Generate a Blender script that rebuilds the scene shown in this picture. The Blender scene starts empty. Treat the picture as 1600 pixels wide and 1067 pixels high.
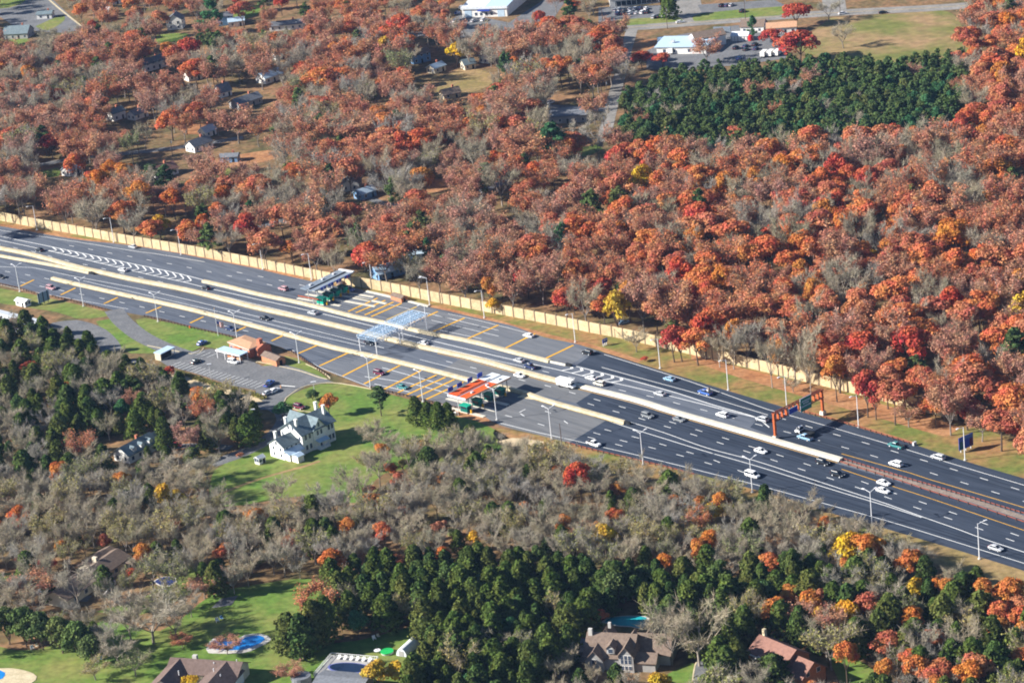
import bpy, math, random
import numpy as np
from mathutils import Vector, Matrix
R = math.radians
sc = bpy.context.scene
COL = sc.collection

# ---------------------------------------------------------------- camera, sky, sun, exposure
F, PIT, ROLL, HC = 4167.7, 0.355517, -0.114105, 341.575     # focal length in units of a 1600 wide frame
fw = Vector((0, math.cos(PIT), -math.sin(PIT))); r0 = Vector((1, 0, 0)); u0 = r0.cross(fw)
rt = math.cos(ROLL)*r0 + math.sin(ROLL)*u0; up = -math.sin(ROLL)*r0 + math.cos(ROLL)*u0
cam = bpy.data.cameras.new('camera'); co = bpy.data.objects.new('camera', cam); COL.objects.link(co)
cam.sensor_fit = 'HORIZONTAL'; cam.sensor_width = 36; cam.lens = F/1600*36; cam.clip_start = 1; cam.clip_end = 30000
m = Matrix.Identity(4)
for i, c in enumerate((rt, up, -fw)):
    for j in range(3): m[j][i] = c[j]
m[2][3] = HC
co.matrix_world = m; sc.camera = co
SUN_AZ, SUN_EL = 2.3, 28.2          # the light travels towards +X
w = bpy.data.worlds.new('World'); sc.world = w; w.use_nodes = True
nt = w.node_tree; sky = nt.nodes.new('ShaderNodeTexSky'); sky.sky_type = 'NISHITA'; sky.sun_disc = False
sky.sun_elevation = R(SUN_EL); sky.sun_rotation = R(-90-SUN_AZ); sky.air_density = 1.0; sky.dust_density = 0.3; sky.ozone_density = 5.0
nt.links.new(sky.outputs[0], nt.nodes['Background'].inputs[0]); nt.nodes['Background'].inputs[1].default_value = 0.05
sl = bpy.data.lights.new('sun', 'SUN'); sl.energy = 5.0; sl.angle = R(0.5); sl.color = (1, 0.955, 0.88)
so = bpy.data.objects.new('sun', sl); COL.objects.link(so)
so.rotation_euler = Vector((math.cos(R(SUN_AZ))*math.cos(R(SUN_EL)), math.sin(R(SUN_AZ))*math.cos(R(SUN_EL)), -math.sin(R(SUN_EL)))).to_track_quat('-Z', 'Y').to_euler()
so.location = (-300, 900, 400)
vs = sc.view_settings; vs.view_transform = 'Standard'; vs.look = 'None'; vs.gamma = 1; vs.exposure = 1.18; vs.use_curve_mapping = False
sc.cycles.pixel_filter_type = 'BLACKMAN_HARRIS'; sc.cycles.filter_width = 1.9
sc.cycles.max_bounces = 4; sc.cycles.diffuse_bounces = 2; sc.cycles.glossy_bounces = 2; sc.cycles.transparent_max_bounces = 4

# ---------------------------------------------------------------- survey: photograph position -> place on the ground
def G(x, y, z=0.0):
    d = F*fw + (x-800)*rt - (y-533.5)*up
    t = (z-HC)/d.z
    return Vector((t*d.x, t*d.y, z))
def proj(p):
    v = Vector(p) - Vector((0, 0, HC)); k = F/v.dot(fw)
    return 800 + k*v.dot(rt), 533.5 - k*v.dot(up)
def inpoly(x, y, P):
    c = False; j = len(P)-1
    for i in range(len(P)):
        if (P[i][1] > y) != (P[j][1] > y) and x < (P[j][0]-P[i][0])*(y-P[i][1])/(P[j][1]-P[i][1]) + P[i][0]: c = not c
        j = i
    return c
def ang(a, b): return math.atan2(b.y-a.y, b.x-a.x)

# ---------------------------------------------------------------- materials
MATS = {}
def mat(name, col, rough=0.85, var=0.12, scale=1.0, spec=0.2, metal=0.0, col2=None, detail=4, stretch=None, emis=None, rnd=0.0, lo=.35, hi=.65, world=False):
    """diffuse-ish principled; col mixed with col2 by object-space noise, plus small value variation"""
    if name in MATS: return MATS[name]
    m = bpy.data.materials.new(name); m.use_nodes = True; n = m.node_tree; b = n.nodes['Principled BSDF']
    b.inputs['Roughness'].default_value = rough; b.inputs['Specular IOR Level'].default_value = spec; b.inputs['Metallic'].default_value = metal
    tc = n.nodes.new('ShaderNodeTexCoord'); mp = n.nodes.new('ShaderNodeMapping'); n.links.new(n.nodes.new('ShaderNodeNewGeometry').outputs['Position'] if world else tc.outputs['Object'], mp.inputs[0])
    if stretch: mp.vector_type = 'TEXTURE'; mp.inputs['Rotation'].default_value = (0, 0, stretch[0]); mp.inputs['Scale'].default_value = stretch[1]; b.inputs['Specular IOR Level'].default_value = 0.0
    no = n.nodes.new('ShaderNodeTexNoise'); no.inputs['Scale'].default_value = scale; no.inputs['Detail'].default_value = detail; no.inputs['Roughness'].default_value = 0.65
    n.links.new(mp.outputs[0], no.inputs[0])
    rp = n.nodes.new('ShaderNodeValToRGB'); e = rp.color_ramp.elements
    c2 = col2 or tuple(c*(1+2*var) for c in col); c1 = col if col2 else tuple(c*(1-2*var) for c in col)
    e[0].color = (*c1, 1); e[1].color = (*c2, 1); e[0].position = lo; e[1].position = hi
    n.links.new(no.outputs[0], rp.inputs[0]); out = rp.outputs[0]
    if col2 and var:
        n2 = n.nodes.new('ShaderNodeTexNoise'); n2.inputs['Scale'].default_value = scale*7; n2.inputs['Detail'].default_value = 5; n.links.new(mp.outputs[0], n2.inputs[0])
        mr = n.nodes.new('ShaderNodeMapRange'); mr.inputs['From Min'].default_value = .3; mr.inputs['From Max'].default_value = .7
        mr.inputs['To Min'].default_value = 1-2*var; mr.inputs['To Max'].default_value = 1+2*var; n.links.new(n2.outputs[0], mr.inputs[0])
        vm = n.nodes.new('ShaderNodeVectorMath'); vm.operation = 'SCALE'; n.links.new(out, vm.inputs[0]); n.links.new(mr.outputs[0], vm.inputs['Scale']); out = vm.outputs[0]
    if rnd:
        oi = n.nodes.new('ShaderNodeObjectInfo'); r2 = n.nodes.new('ShaderNodeMapRange'); r2.inputs['To Min'].default_value = 1-rnd; r2.inputs['To Max'].default_value = 1+rnd; n.links.new(oi.outputs['Random'], r2.inputs[0])
        v2 = n.nodes.new('ShaderNodeVectorMath'); v2.operation = 'SCALE'; n.links.new(out, v2.inputs[0]); n.links.new(r2.outputs[0], v2.inputs['Scale']); out = v2.outputs[0]
    n.links.new(out, b.inputs['Base Color'])
    MATS[name] = m; return m
def leafmat(name, cols, vlo=.75, vhi=1.2):
    """foliage: hue picked per tree from cols, value varied per leaf clump and over the crown"""
    m = bpy.data.materials.new(name); m.use_nodes = True; n = m.node_tree; n.nodes.remove(n.nodes['Principled BSDF'])
    oi = n.nodes.new('ShaderNodeObjectInfo'); rp = n.nodes.new('ShaderNodeValToRGB'); el = rp.color_ramp.elements
    while len(el) < len(cols): el.new(.5)
    for i, c in enumerate(cols): el[i].position = i/(len(cols)-1); el[i].color = (*c, 1)
    n.links.new(oi.outputs['Random'], rp.inputs[0])
    ge = n.nodes.new('ShaderNodeNewGeometry'); mr = n.nodes.new('ShaderNodeMapRange')
    mr.inputs['To Min'].default_value = vlo; mr.inputs['To Max'].default_value = vhi; n.links.new(ge.outputs['Random Per Island'], mr.inputs[0])
    vm = n.nodes.new('ShaderNodeVectorMath'); vm.operation = 'SCALE'; n.links.new(rp.outputs[0], vm.inputs[0]); n.links.new(mr.outputs[0], vm.inputs['Scale'])
    hs = n.nodes.new('ShaderNodeHueSaturation'); n.links.new(vm.outputs[0], hs.inputs['Color'])
    tc = n.nodes.new('ShaderNodeTexCoord'); no = n.nodes.new('ShaderNodeTexNoise'); no.inputs['Scale'].default_value = .35; no.inputs['Detail'].default_value = 1
    n.links.new(tc.outputs['Object'], no.inputs[0]); m2 = n.nodes.new('ShaderNodeMapRange'); m2.inputs['From Min'].default_value = .3; m2.inputs['From Max'].default_value = .7
    m2.inputs['To Min'].default_value = .48; m2.inputs['To Max'].default_value = .52; n.links.new(no.outputs[0], m2.inputs[0]); n.links.new(m2.outputs[0], hs.inputs['Hue'])
    d = n.nodes.new('ShaderNodeBsdfDiffuse'); n.links.new(hs.outputs[0], d.inputs[0])
    t = n.nodes.new('ShaderNodeBsdfTranslucent'); n.links.new(hs.outputs[0], t.inputs[0]); mx = n.nodes.new('ShaderNodeMixShader'); mx.inputs[0].default_value = .22
    n.links.new(d.outputs[0], mx.inputs[1]); n.links.new(t.outputs[0], mx.inputs[2]); n.links.new(mx.outputs[0], n.nodes['Material Output'].inputs[0])
    MATS[name] = m; return m
STR = (R(-50), (22, 1, 1))
asph_mid = mat('asphalt_grey', (.09, .103, .132), .9, .10, .45, col2=(.145, .16, .19), stretch=STR)
asph_light = mat('asphalt_pale', (.13, .135, .145), .9, .08, .45, col2=(.18, .182, .188), stretch=STR)
asph_plaza = mat('asphalt_plaza', (.135, .145, .165), .9, .08, .45, col2=(.175, .183, .20), stretch=STR)
asph_dark = mat('asphalt_new_dark', (.035, .045, .066), .85, .10, .45, col2=(.056, .068, .094), stretch=STR)
asph_lot = mat('asphalt_lot', (.13, .133, .14), .9, .12, .15, col2=(.18, .18, .185))
road_pale = mat('road_concrete', (.20, .19, .175), .9, .1, .1, col2=(.29, .27, .25))
white_paint = mat('white_paint', (.80, .80, .78), .6, .05, .8)
yellow_paint = mat('yellow_paint', (.72, .38, .02), .6, .08, .8)
faint_yellow = mat('faded_yellow_paint', (.52, .36, .10), .6, .08, .8)
concrete = mat('cream_concrete', (.46, .38, .24), .9, .09, .4, col2=(.62, .53, .36), world=True)
concrete_new = mat('white_concrete', (.58, .54, .45), .9, .06, .4, world=True)
concrete_slab = mat('grey_concrete', (.52, .50, .46), .9, .06, .3)
wallmat = mat('tan_wall_panel', (.44, .335, .19), .9, .09, .35, col2=(.58, .455, .275), rnd=.09, world=True)
postmat = mat('tan_wall_post', (.20, .15, .10), .9, .05, .5)
rust = mat('weathering_steel', (.42, .10, .03), .75, .1, 1.2)
rust_rail = mat('rust_guardrail', (.22, .065, .04), .8, .12, 1.5)
wood_brown = mat('brown_timber', (.10, .06, .045), .9, .12, 1.5)
galv = mat('galvanised_steel', (.60, .61, .63), .5, .05, 1, spec=.5, metal=.2)
pole_white = mat('pale_pole', (.78, .78, .80), .5, .03, 1, spec=.4)
sky_blue = mat('pale_blue_steel', (.42, .60, .80), .5, .06, .8, spec=.4)
teal = mat('teal_panel', (.01, .36, .24), .6, .08, 1)
teal_dark = mat('dark_teal_panel', (.006, .12, .10), .6, .08, 1)
sign_green = mat('sign_green', (.0, .21, .16), .5, .03, 1)
sign_blue = mat('sign_blue', (.02, .06, .42), .5, .03, 1)
sign_text = mat('sign_white', (.62, .70, .85), .5, .02, 1)
sign_back = mat('sign_back_grey', (.23, .32, .43), .6, .05, 1)
tar = mat('tar_seam', (.03, .032, .036), .8, .1, 1)
track = mat('tyre_track', (.07, .078, .095), .9, .1, .5, col2=(.105, .115, .14), stretch=(R(-50), (30, 1, 1)))
track_d = mat('tyre_track_dark', (.022, .028, .042), .9, .1, .5, col2=(.036, .044, .06), stretch=(R(-50), (30, 1, 1)))
glass = mat('dark_glass', (.02, .03, .045), .12, .02, 1, spec=.6)
glass_b = mat('window_glass', (.06, .08, .12), .12, .05, 1, spec=.6)
white_wall = mat('white_siding', (.80, .78, .74), .8, .04, .4)
cream_wall = mat('cream_siding', (.62, .55, .42), .8, .05, .4)
grey_wall = mat('grey_siding', (.36, .35, .34), .8, .06, .4)
blue_wall = mat('blue_siding', (.16, .30, .50), .8, .05, .4)
brick = mat('red_brick', (.42, .15, .09), .9, .12, 2)
brick2 = mat('orange_brick', (.50, .21, .11), .9, .12, 2)
slate = mat('blue_slate_roof', (.15, .195, .215), .8, .1, 1.2)
shingle = mat('brown_shingle_roof', (.15, .105, .09), .9, .1, 1.2)
shingle_t = mat('tan_shingle_roof', (.19, .14, .11), .9, .1, 1.2)
shingle_p = mat('pink_brown_roof', (.25, .13, .10), .9, .08, 1.2)
shingle_g = mat('grey_shingle_roof', (.17, .18, .20), .9, .1, 1.2)
salmon = mat('salmon_roof', (.52, .30, .18), .9, .06, 1)
orange_roof = mat('orange_metal_roof', (.70, .105, .02), .6, .09, 1.6)
white_roof = mat('white_metal_roof', (.70, .73, .76), .6, .06, .9)
blue_roof = mat('pale_blue_roof', (.45, .58, .70), .6, .04, .8)
grey_roof = mat('grey_metal_roof', (.22, .26, .31), .6, .06, .8)
dark = mat('dark_recess', (.02, .022, .025), .9, .05, 1)
tyre = mat('tyre_rubber', (.02, .02, .022), .9, .05, 1)
chrome = mat('pale_lens', (.7, .72, .75), .3, .02, 1, spec=.6)
redlens = mat('red_lens', (.5, .02, .02), .3, .02, 1, spec=.6)
water_b = mat('pool_blue', (.015, .22, .62), .15, .06, .5, spec=.5)
water_d = mat('pool_cover_navy', (.02, .035, .14), .5, .06, .5)
water_t = mat('pool_teal', (.02, .36, .42), .4, .06, .5)
water_k = mat('pool_dark', (.012, .025, .06), .25, .06, .5, spec=.3)
soil = mat('ground_litter', (.095, .085, .034), .95, .2, .05, col2=(.25, .14, .07), detail=9, lo=.38, hi=.6)
grass = mat('lawn_grass', (.13, .185, .036), .95, .12, .05, col2=(.25, .215, .07), detail=7, lo=.42, hi=.72)
grass_b = mat('bright_lawn_grass', (.105, .185, .03), .95, .13, .06, col2=(.215, .215, .06), detail=9, lo=.42, hi=.68)
verge_m = mat('verge_grass', (.135, .16, .035), .95, .14, .06, col2=(.31, .165, .07), detail=8, lo=.38, hi=.62)
verge_d = mat('dry_verge_grass', (.22, .17, .06), .95, .14, .06, col2=(.32, .21, .10), detail=8, lo=.38, hi=.62)
litter = mat('orange_leaf_litter', (.30, .13, .055), .95, .15, .08, col2=(.40, .21, .10), detail=7)
verge_brown = mat('brown_grey_gravel', (.20, .15, .12), .95, .12, .3, col2=(.30, .25, .21), detail=6)
field_m = mat('dry_field_grass', (.15, .16, .04), .95, .12, .03, col2=(.31, .20, .10), detail=7, lo=.4, hi=.62)
sand = mat('pale_sand', (.55, .43, .27), .95, .1, .2)
bark = mat('brown_bark', (.12, .085, .065), .95, .15, 1)
bark_p = mat('pale_bark', (.34, .29, .24), .95, .12, 1)
bark_g = mat('grey_bark', (.24, .205, .18), .95, .15, 1)

# ---------------------------------------------------------------- mesh helpers
class MB:
    def __init__(s): s.v = []; s.f = []
    def add(s, vs, fs):
        o = len(s.v); s.v += [tuple(q) for q in vs]; s.f += [tuple(i+o for i in f) for f in fs]
    def box(s, c, d, rot=0.0, taper=1.0):
        x, y, z = d[0]/2, d[1]/2, d[2]/2; ca, sa = math.cos(rot), math.sin(rot); vs = []
        for sz in (-1, 1):
            k = taper if sz > 0 else 1
            for sx, sy in ((-1, -1), (1, -1), (1, 1), (-1, 1)):
                a, b = sx*x*k, sy*y*k; vs.append((c[0]+a*ca-b*sa, c[1]+a*sa+b*ca, c[2]+sz*z))
        s.add(vs, [(3, 2, 1, 0), (4, 5, 6, 7), (0, 1, 5, 4), (1, 2, 6, 5), (2, 3, 7, 6), (3, 0, 4, 7)]); return s
    def bar(s, a, b, w, h=None):
        """box beam from a to b, w wide and h high"""
        a, b = Vector(a), Vector(b); h = h or w; d = (b-a).normalized(); k = Vector((0, 0, 1)) if abs(d.z) < .95 else Vector((1, 0, 0))
        q = d.cross(k).normalized()*w/2; r = q.cross(d).normalized()*h/2
        s.add([a-q-r, a+q-r, a+q+r, a-q+r, b-q-r, b+q-r, b+q+r, b-q+r], [(3, 2, 1, 0), (4, 5, 6, 7), (0, 1, 5, 4), (1, 2, 6, 5), (2, 3, 7, 6), (3, 0, 4, 7)]); return s
    def tube(s, a, b, ra, rb, n=8, cap=True):
        a, b = Vector(a), Vector(b); d = (b-a).normalized(); k = Vector((0, 0, 1)) if abs(d.z) < .9 else Vector((1, 0, 0))
        q = d.cross(k).normalized(); r = q.cross(d); vs = []
        for c, rr in ((a, ra), (b, rb)):
            for i in range(n): t = 2*math.pi*i/n; vs.append(c+(q*math.cos(t)+r*math.sin(t))*rr)
        fs = [(i, (i+1) % n, n+(i+1) % n, n+i) for i in range(n)]
        if cap: fs += [tuple(range(n))[::-1], tuple(range(n, 2*n))]
        s.add(vs, fs); return s
    def poly(s, pts, z0, z1=None):
        """flat polygon at z0, or prism from z0 to z1"""
        n = len(pts)
        if sum(pts[i-1][0]*pts[i][1]-pts[i][0]*pts[i-1][1] for i in range(n)) < 0: pts = pts[::-1]
        if z1 is None: s.add([(p[0], p[1], z0) for p in pts], [tuple(range(n))])
        else: s.add([(p[0], p[1], z0) for p in pts]+[(p[0], p[1], z1) for p in pts], [tuple(range(n))[::-1], tuple(range(n, 2*n))]+[(i, (i+1) % n, n+(i+1) % n, n+i) for i in range(n)])
        return s
    def gable_wall(s, x0, x1, y0, y1, z0, ze, zr):
        """walls of a house whose ridge runs along x"""
        ym = (y0+y1)/2
        s.add([(x0, y0, z0), (x1, y0, z0), (x1, y1, z0), (x0, y1, z0), (x0, y0, ze), (x1, y0, ze), (x1, y1, ze), (x0, y1, ze), (x0, ym, zr), (x1, ym, zr)],
              [(3, 2, 1, 0), (0, 1, 5, 4), (2, 3, 7, 6), (1, 2, 6, 9, 5), (3, 0, 4, 8, 7), (4, 5, 9, 8), (6, 7, 8, 9)]); return s
    def gable_roof(s, x0, x1, y0, y1, ze, zr, o=.45, t=.22, og=None):
        og = o if og is None else og; ym = (y0+y1)/2; k = (zr-ze)/((y1-y0)/2); x0 -= og; x1 += og; a, b = y0-o, y1+o; zl = ze-k*o
        pr = [(a, zl), (ym, zr), (b, zl), (b, zl+t), (ym, zr+t), (a, zl+t)]
        vs = [(x, p[0], p[1]+.03) for x in (x0, x1) for p in pr]
        s.add(vs, [(0, 1, 4, 5), (1, 2, 3, 4), (6, 11, 10, 7), (7, 10, 9, 8), (5, 4, 10, 11), (4, 3, 9, 10), (0, 6, 7, 1), (1, 7, 8, 2), (0, 5, 11, 6), (2, 8, 9, 3)]); return s
    def hip_roof(s, x0, x1, y0, y1, ze, zr, o=.5, inset=None):
        x0 -= o; x1 += o; y0 -= o; y1 += o; ym = (y0+y1)/2; i = inset if inset is not None else (y1-y0)/2
        s.add([(x0, y0, ze), (x1, y0, ze), (x1, y1, ze), (x0, y1, ze), (x0+i, ym, zr), (x1-i, ym, zr), (x0, y0, ze-.2), (x1, y0, ze-.2), (x1, y1, ze-.2), (x0, y1, ze-.2)],
              [(0, 1, 5, 4), (1, 2, 5), (2, 3, 4, 5), (3, 0, 4), (9, 8, 7, 6), (0, 6, 7, 1), (1, 7, 8, 2), (2, 8, 9, 3), (3, 9, 6, 0)]); return s
    def mesh(s, name, *mats):
        me = bpy.data.meshes.new(name); me.from_pydata(s.v, [], s.f)
        for q in mats: me.materials.append(q)
        return me
def tag(o, label=None, cat=None, group=None, kind=None):
    for k, v in (('label', label), ('category', cat), ('group', group), ('kind', kind)):
        if v: o[k] = v
    return o
def link(name, me, parent=None, loc=None, rz=0.0):
    o = bpy.data.objects.new(name, me); COL.objects.link(o)
    if parent: o.parent = parent
    if loc is not None: o.location = loc
    if rz: o.rotation_euler = (0, 0, rz)
    return o
def part(name, mb, m_, parent, loc=None, rz=0.0): return link(name, mb.mesh(name, m_) if isinstance(mb, MB) else mb, parent, loc, rz)
def thing(name, label, cat, loc, rz=0.0, group=None): return tag(link(name, None, None, loc, rz), label, cat, group)
def solo(name, mb, m_, label, cat, group=None, loc=None, rz=0.0): return tag(link(name, mb.mesh(name, m_), None, loc, rz), label, cat, group)
def struct(name, mb, m_): return tag(link(name, mb.mesh(name, m_)), kind='structure')
def gp(pts): return [G(*p) for p in pts]
def smooth(P, step=4.0):
    """Catmull-Rom through ground points, sampled about every step metres"""
    out = []
    for i in range(len(P)-1):
        p0, p1, p2, p3 = P[max(i-1, 0)], P[i], P[i+1], P[min(i+2, len(P)-1)]; n = max(1, int((p2-p1).length/step))
        for k in range(n):
            t = k/n; out.append(.5*((2*p1)+(p2-p0)*t+(2*p0-5*p1+4*p2-p3)*t*t+(3*p1-p0-3*p2+p3)*t**3))
    return out+[P[-1]]
def nrm(P):
    N = []
    for i in range(len(P)):
        d = P[min(i+1, len(P)-1)]-P[max(i-1, 0)]; N.append(Vector((-d.y, d.x, 0)).normalized())
    return N
def strip(mb, P, w, z, off=0.0):
    N = nrm(P); n = len(P); vs = []
    for p, q in zip(P, N): a = p+q*(off-w/2); b = p+q*(off+w/2); vs += [(a.x, a.y, z), (b.x, b.y, z)]
    mb.add(vs, [(2*i, 2*i+2, 2*i+3, 2*i+1) for i in range(n-1)])
def profile(mb, P, prof, off=0.0):
    """sweep an open (across, up) profile along P, with end caps"""
    N = nrm(P); k = len(prof); vs = []
    for p, q in zip(P, N):
        for a, z in prof: c = p+q*(a+off); vs.append((c.x, c.y, z))
    fs = [(i*k+j, (i+1)*k+j, (i+1)*k+j+1, i*k+j+1) for i in range(len(P)-1) for j in range(k-1)]
    fs += [tuple(range(k))[::-1], tuple(range((len(P)-1)*k, len(P)*k))]
    mb.add(vs, fs)
def arclen(P):
    s = [0.0]
    for a, b in zip(P, P[1:]): s.append(s[-1]+(b-a).length)
    return s
def at_len(P, S, t):
    for i in range(len(P)-1):
        if t <= S[i+1] or i == len(P)-2:
            return P[i].lerp(P[i+1], (t-S[i])/max(S[i+1]-S[i], 1e-6)), (P[i+1]-P[i]).normalized()
_win = {}
def window(root, x, y, z, a, w_=.9, h=1.5, frame=white_wall, gl=glass_b):
    """a window on a wall: pane plus frame; a is the direction it faces (local degrees)"""
    k = (round(w_, 2), round(h, 2), frame.name, gl.name)
    if k not in _win:
        _win[k] = (MB().box((.07, 0, 0), (.06, w_, h)).mesh('window', gl), MB().box((.03, 0, 0), (.06, w_+.25, h+.25)).mesh('frame', frame))
    o = link('window', _win[k][0], root, (x, y, z), R(a)); link('frame', _win[k][1], o); return o
# ---------------------------------------------------------------- ground, roads, markings
struct('ground', MB().poly([(-2600, -200), (2600, -200), (2600, 4200), (-2600, 4200)], 0), soil)
EDGE_UP = [(-60, 345), (0, 353.5), (75, 367), (125, 375), (200, 383), (260, 392.5), (300, 400), (350, 410), (400, 419.5), (437, 428.5), (475, 437), (510, 445), (560, 452), (600, 462), (669, 479.5), (700, 486), (756, 499.5), (800, 509), (850, 527), (899, 537), (925, 545), (1000, 568.5), (1050, 584), (1137, 610.5), (1200, 629), (1260, 646), (1310, 659), (1344, 669), (1400, 685.5), (1462, 705.6), (1525, 725.6), (1600, 747.5), (1680, 772)]
EDGE_LO = [(-60, 427), (0, 442), (55, 456), (110, 467), (165, 482), (200, 489), (227, 494), (300, 511), (362, 524), (440, 543), (497, 573), (535, 589), (576, 605), (639, 620), (700, 634), (740, 641), (780, 664), (840, 679), (862, 685), (925, 701), (1000, 719), (1040, 728), (1102, 744), (1180, 765), (1217, 775), (1300, 802), (1364, 820), (1440, 842.5), (1482, 855), (1531, 870), (1600, 891.5), (1680, 917)]
up_g, lo_g = smooth(gp(EDGE_UP), 5), smooth(gp(EDGE_LO), 5)
struct('highway_road', MB().poly(up_g+lo_g[::-1], .04), asph_mid)
M1 = smooth(gp([(-40, 380), (0, 389), (50, 399), (118, 417.5), (165, 428), (200, 436), (300, 456), (400, 481.5), (475, 498), (550, 516), (621, 534), (677, 547), (740, 561), (800, 577.5), (862, 594), (925, 609), (1000, 628), (1042, 641.5), (1105, 659.5), (1180, 681), (1245, 700), (1315, 720)]), 4)
M1T = smooth(gp([(1315, 721), (1400, 746.5), (1450, 761.5), (1525, 784), (1600, 809), (1680, 834)]), 4)
M0 = smooth(gp([(-40, 391), (0, 401), (62, 412), (100, 419), (140, 427.5)]), 4)
B2 = smooth(gp([(317.5, 440.5), (360, 450), (400, 460), (467, 474), (500, 482), (550, 495), (602, 506), (665, 521), (735, 534.5), (800, 551), (859, 566)]), 4)
B2T = smooth(gp([(859, 566), (884, 571.5)]), 4)
B3 = smooth(gp([(82, 436), (106, 442), (200, 463), (300, 485), (400, 511), (460, 527), (525, 545), (585, 558), (640, 571), (690, 583.5), (730, 594), (775, 604), (820, 615), (850, 626), (925, 647), (977, 662)]), 4)
dark_b = gp([(925, 614), (1000, 634), (1105, 664.5), (1180, 686), (1314, 726), (1450, 766), (1680, 838)])
D = MB().poly(gp([(932, 548), (916, 560), (901, 570.5), (950, 585), (1000, 597), (1112, 632), (1185, 653), (1172, 668), (1245, 695), (1315, 716), (1450, 757), (1600, 803), (1680, 830)]) + [p for p in up_g if proj(p)[0] > 935][::-1], .066)
D.poly(dark_b + [p for p in lo_g if proj(p)[0] > 892][::-1] + gp([(890, 692), (946, 657.5), (930, 653), (900, 630)]), .066)
struct('new_road_surface', D, asph_dark)
L = MB().poly(gp([(735, 601), (820, 615), (850, 627), (925, 648), (946, 657.5), (890, 691)]) + [p for p in lo_g if 650 < proj(p)[0] < 885][::-1] + gp([(650, 618), (690, 601)]), .06)
L.poly(gp([(690, 579), (735, 592), (820, 612), (900, 630), (925, 614.5), (862, 597.5), (780, 575), (720, 560)]), .06)
struct('worn_road_surface', L, asph_light)
P2 = MB().poly(gp([(486, 455), (545, 447), (600, 463), (669, 481), (700, 488), (756, 501), (840, 523.5), (853, 529), (901, 543), (922, 550), (905, 562), (893, 569), (860, 563), (800, 549), (735, 533), (640, 512), (560, 494), (480, 476), (468, 471)]), .052)
P2.poly(gp([(497, 574), (545, 550), (585, 561), (640, 574.5), (725, 596), (690, 632), (640, 619), (576, 604), (535, 588)]), .052)
struct('plaza_pavement', P2, asph_plaza)

wm, ym, yf = MB(), MB(), MB()
def wline(pts, w=.26): strip(wm, smooth(gp(pts), 5), w, .085)
def dashes(pts, n0=0, on=3.2, per=12.19, off=0.0):
    P = smooth(gp(pts), 3); S = arclen(P); t = n0
    while t < S[-1]-on:
        a, d = at_len(P, S, t); b, _ = at_len(P, S, t+on); strip(wm, [a, b], .28, .085, off); t += per
# upper carriageway
wline([(-40, 352), (0, 360), (125, 379), (200, 391), (250, 398), (320, 409.5)])
wline([(-40, 361), (0, 369.5), (90, 388), (200, 411), (267, 425), (317, 437.5)], .4)
wline([(-40, 367), (0, 375.6), (75, 392), (150, 410), (231, 429), (287, 441), (319, 449), (400, 467.5), (480, 485), (575, 508), (660, 529), (740, 548), (800, 562), (870, 577.5), (925, 591), (1000, 607.5), (1067, 624), (1132, 640.5), (1185, 653.5)], .36)
dashes([(-10, 380), (19.5, 387), (47, 392.5), (99, 406), (156, 419), (212, 432), (271, 445)], 2)
wline([(291, 449.5), (400, 475.6), (567, 515.5), (660, 537), (740, 555.5), (800, 569), (830, 576)])
dashes([(819, 573), (857, 582), (897.5, 591), (975, 611), (1020, 620.5), (1064, 632), (1106, 642.5), (1154, 655.5), (1202, 668), (1246, 679.5), (1290, 691), (1334, 703.5), (1378, 716.5), (1421, 728.5), (1469, 743.5), (1516, 757.5), (1563, 772), (1660, 802)], 9)
dashes([(108, 384), (140, 389.8), (170.5, 395.6), (203, 401), (234, 407), (265, 412.5), (296, 418.5), (325, 424.5), (380, 436), (420, 445), (470, 457)], 0)
dashes([(370, 425.5), (410, 433), (450, 441), (480, 448)], 0)
wline([(885, 569), (950, 585), (1000, 598), (1060, 615), (1112, 632), (1185, 653.5), (1202, 668)], .4)
wline([(940, 574), (1000, 590.8), (1092, 616), (1200, 648.5)])
dashes([(1200, 648.5), (1229, 656), (1267.5, 668), (1309, 680), (1352.5, 692.3), (1396.5, 705.3), (1441, 718.7), (1486, 732.3), (1533, 747), (1582, 762), (1660, 785)], 4.5)
wline([(944, 554), (1000, 571.5), (1062, 591), (1100, 604), (1200, 640), (1235, 649.5), (1300, 668), (1380, 691.5), (1420, 703.5), (1481, 722.5), (1600, 758), (1670, 779)])
wline([(700, 490.5), (756, 503), (830, 522)], .2)
for pts in ([(600, 475), (637.5, 482.5), (779, 516.5)], [(674, 500.5), (779, 525.5)], [(687, 516), (752, 529.5)], [(680, 493), (720, 501.5)]): wline(pts, .22)
# lower carriageway
wline([(-40, 408), (0, 417), (50, 418.5), (110, 431), (200, 448), (270, 463), (337, 479), (400, 494.5), (480, 514), (540, 529), (600, 544)])
dashes([(0, 423), (60, 433), (140, 451), (220, 467), (330, 492), (400, 505)], 3)
wline([(130, 439), (200, 455), (280, 473), (400, 501.5), (500, 526), (570, 541.5)], .22)
wline([(656, 562), (700, 573), (749, 585)], .22)
dashes([(694, 564), (734, 573.5), (775, 584), (815, 594), (851, 602), (926, 623), (966, 634.5), (1004, 645), (1045, 658.5), (1086, 671), (1127, 683), (1167, 696), (1212, 709.5), (1254.5, 723.5), (1297, 737.5), (1340, 750), (1384, 766), (1435, 783), (1485, 800), (1533, 816), (1580, 833), (1660, 861)], 1)
dashes([(915, 629.5), (954, 641), (997, 653), (1034, 664.5), (1076, 677), (1118, 690), (1157, 702.5), (1199, 716), (1243, 730.5), (1286, 744), (1331, 759), (1377, 774), (1422, 790), (1519, 822), (1567, 839.5), (1660, 871)], 1)
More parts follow.
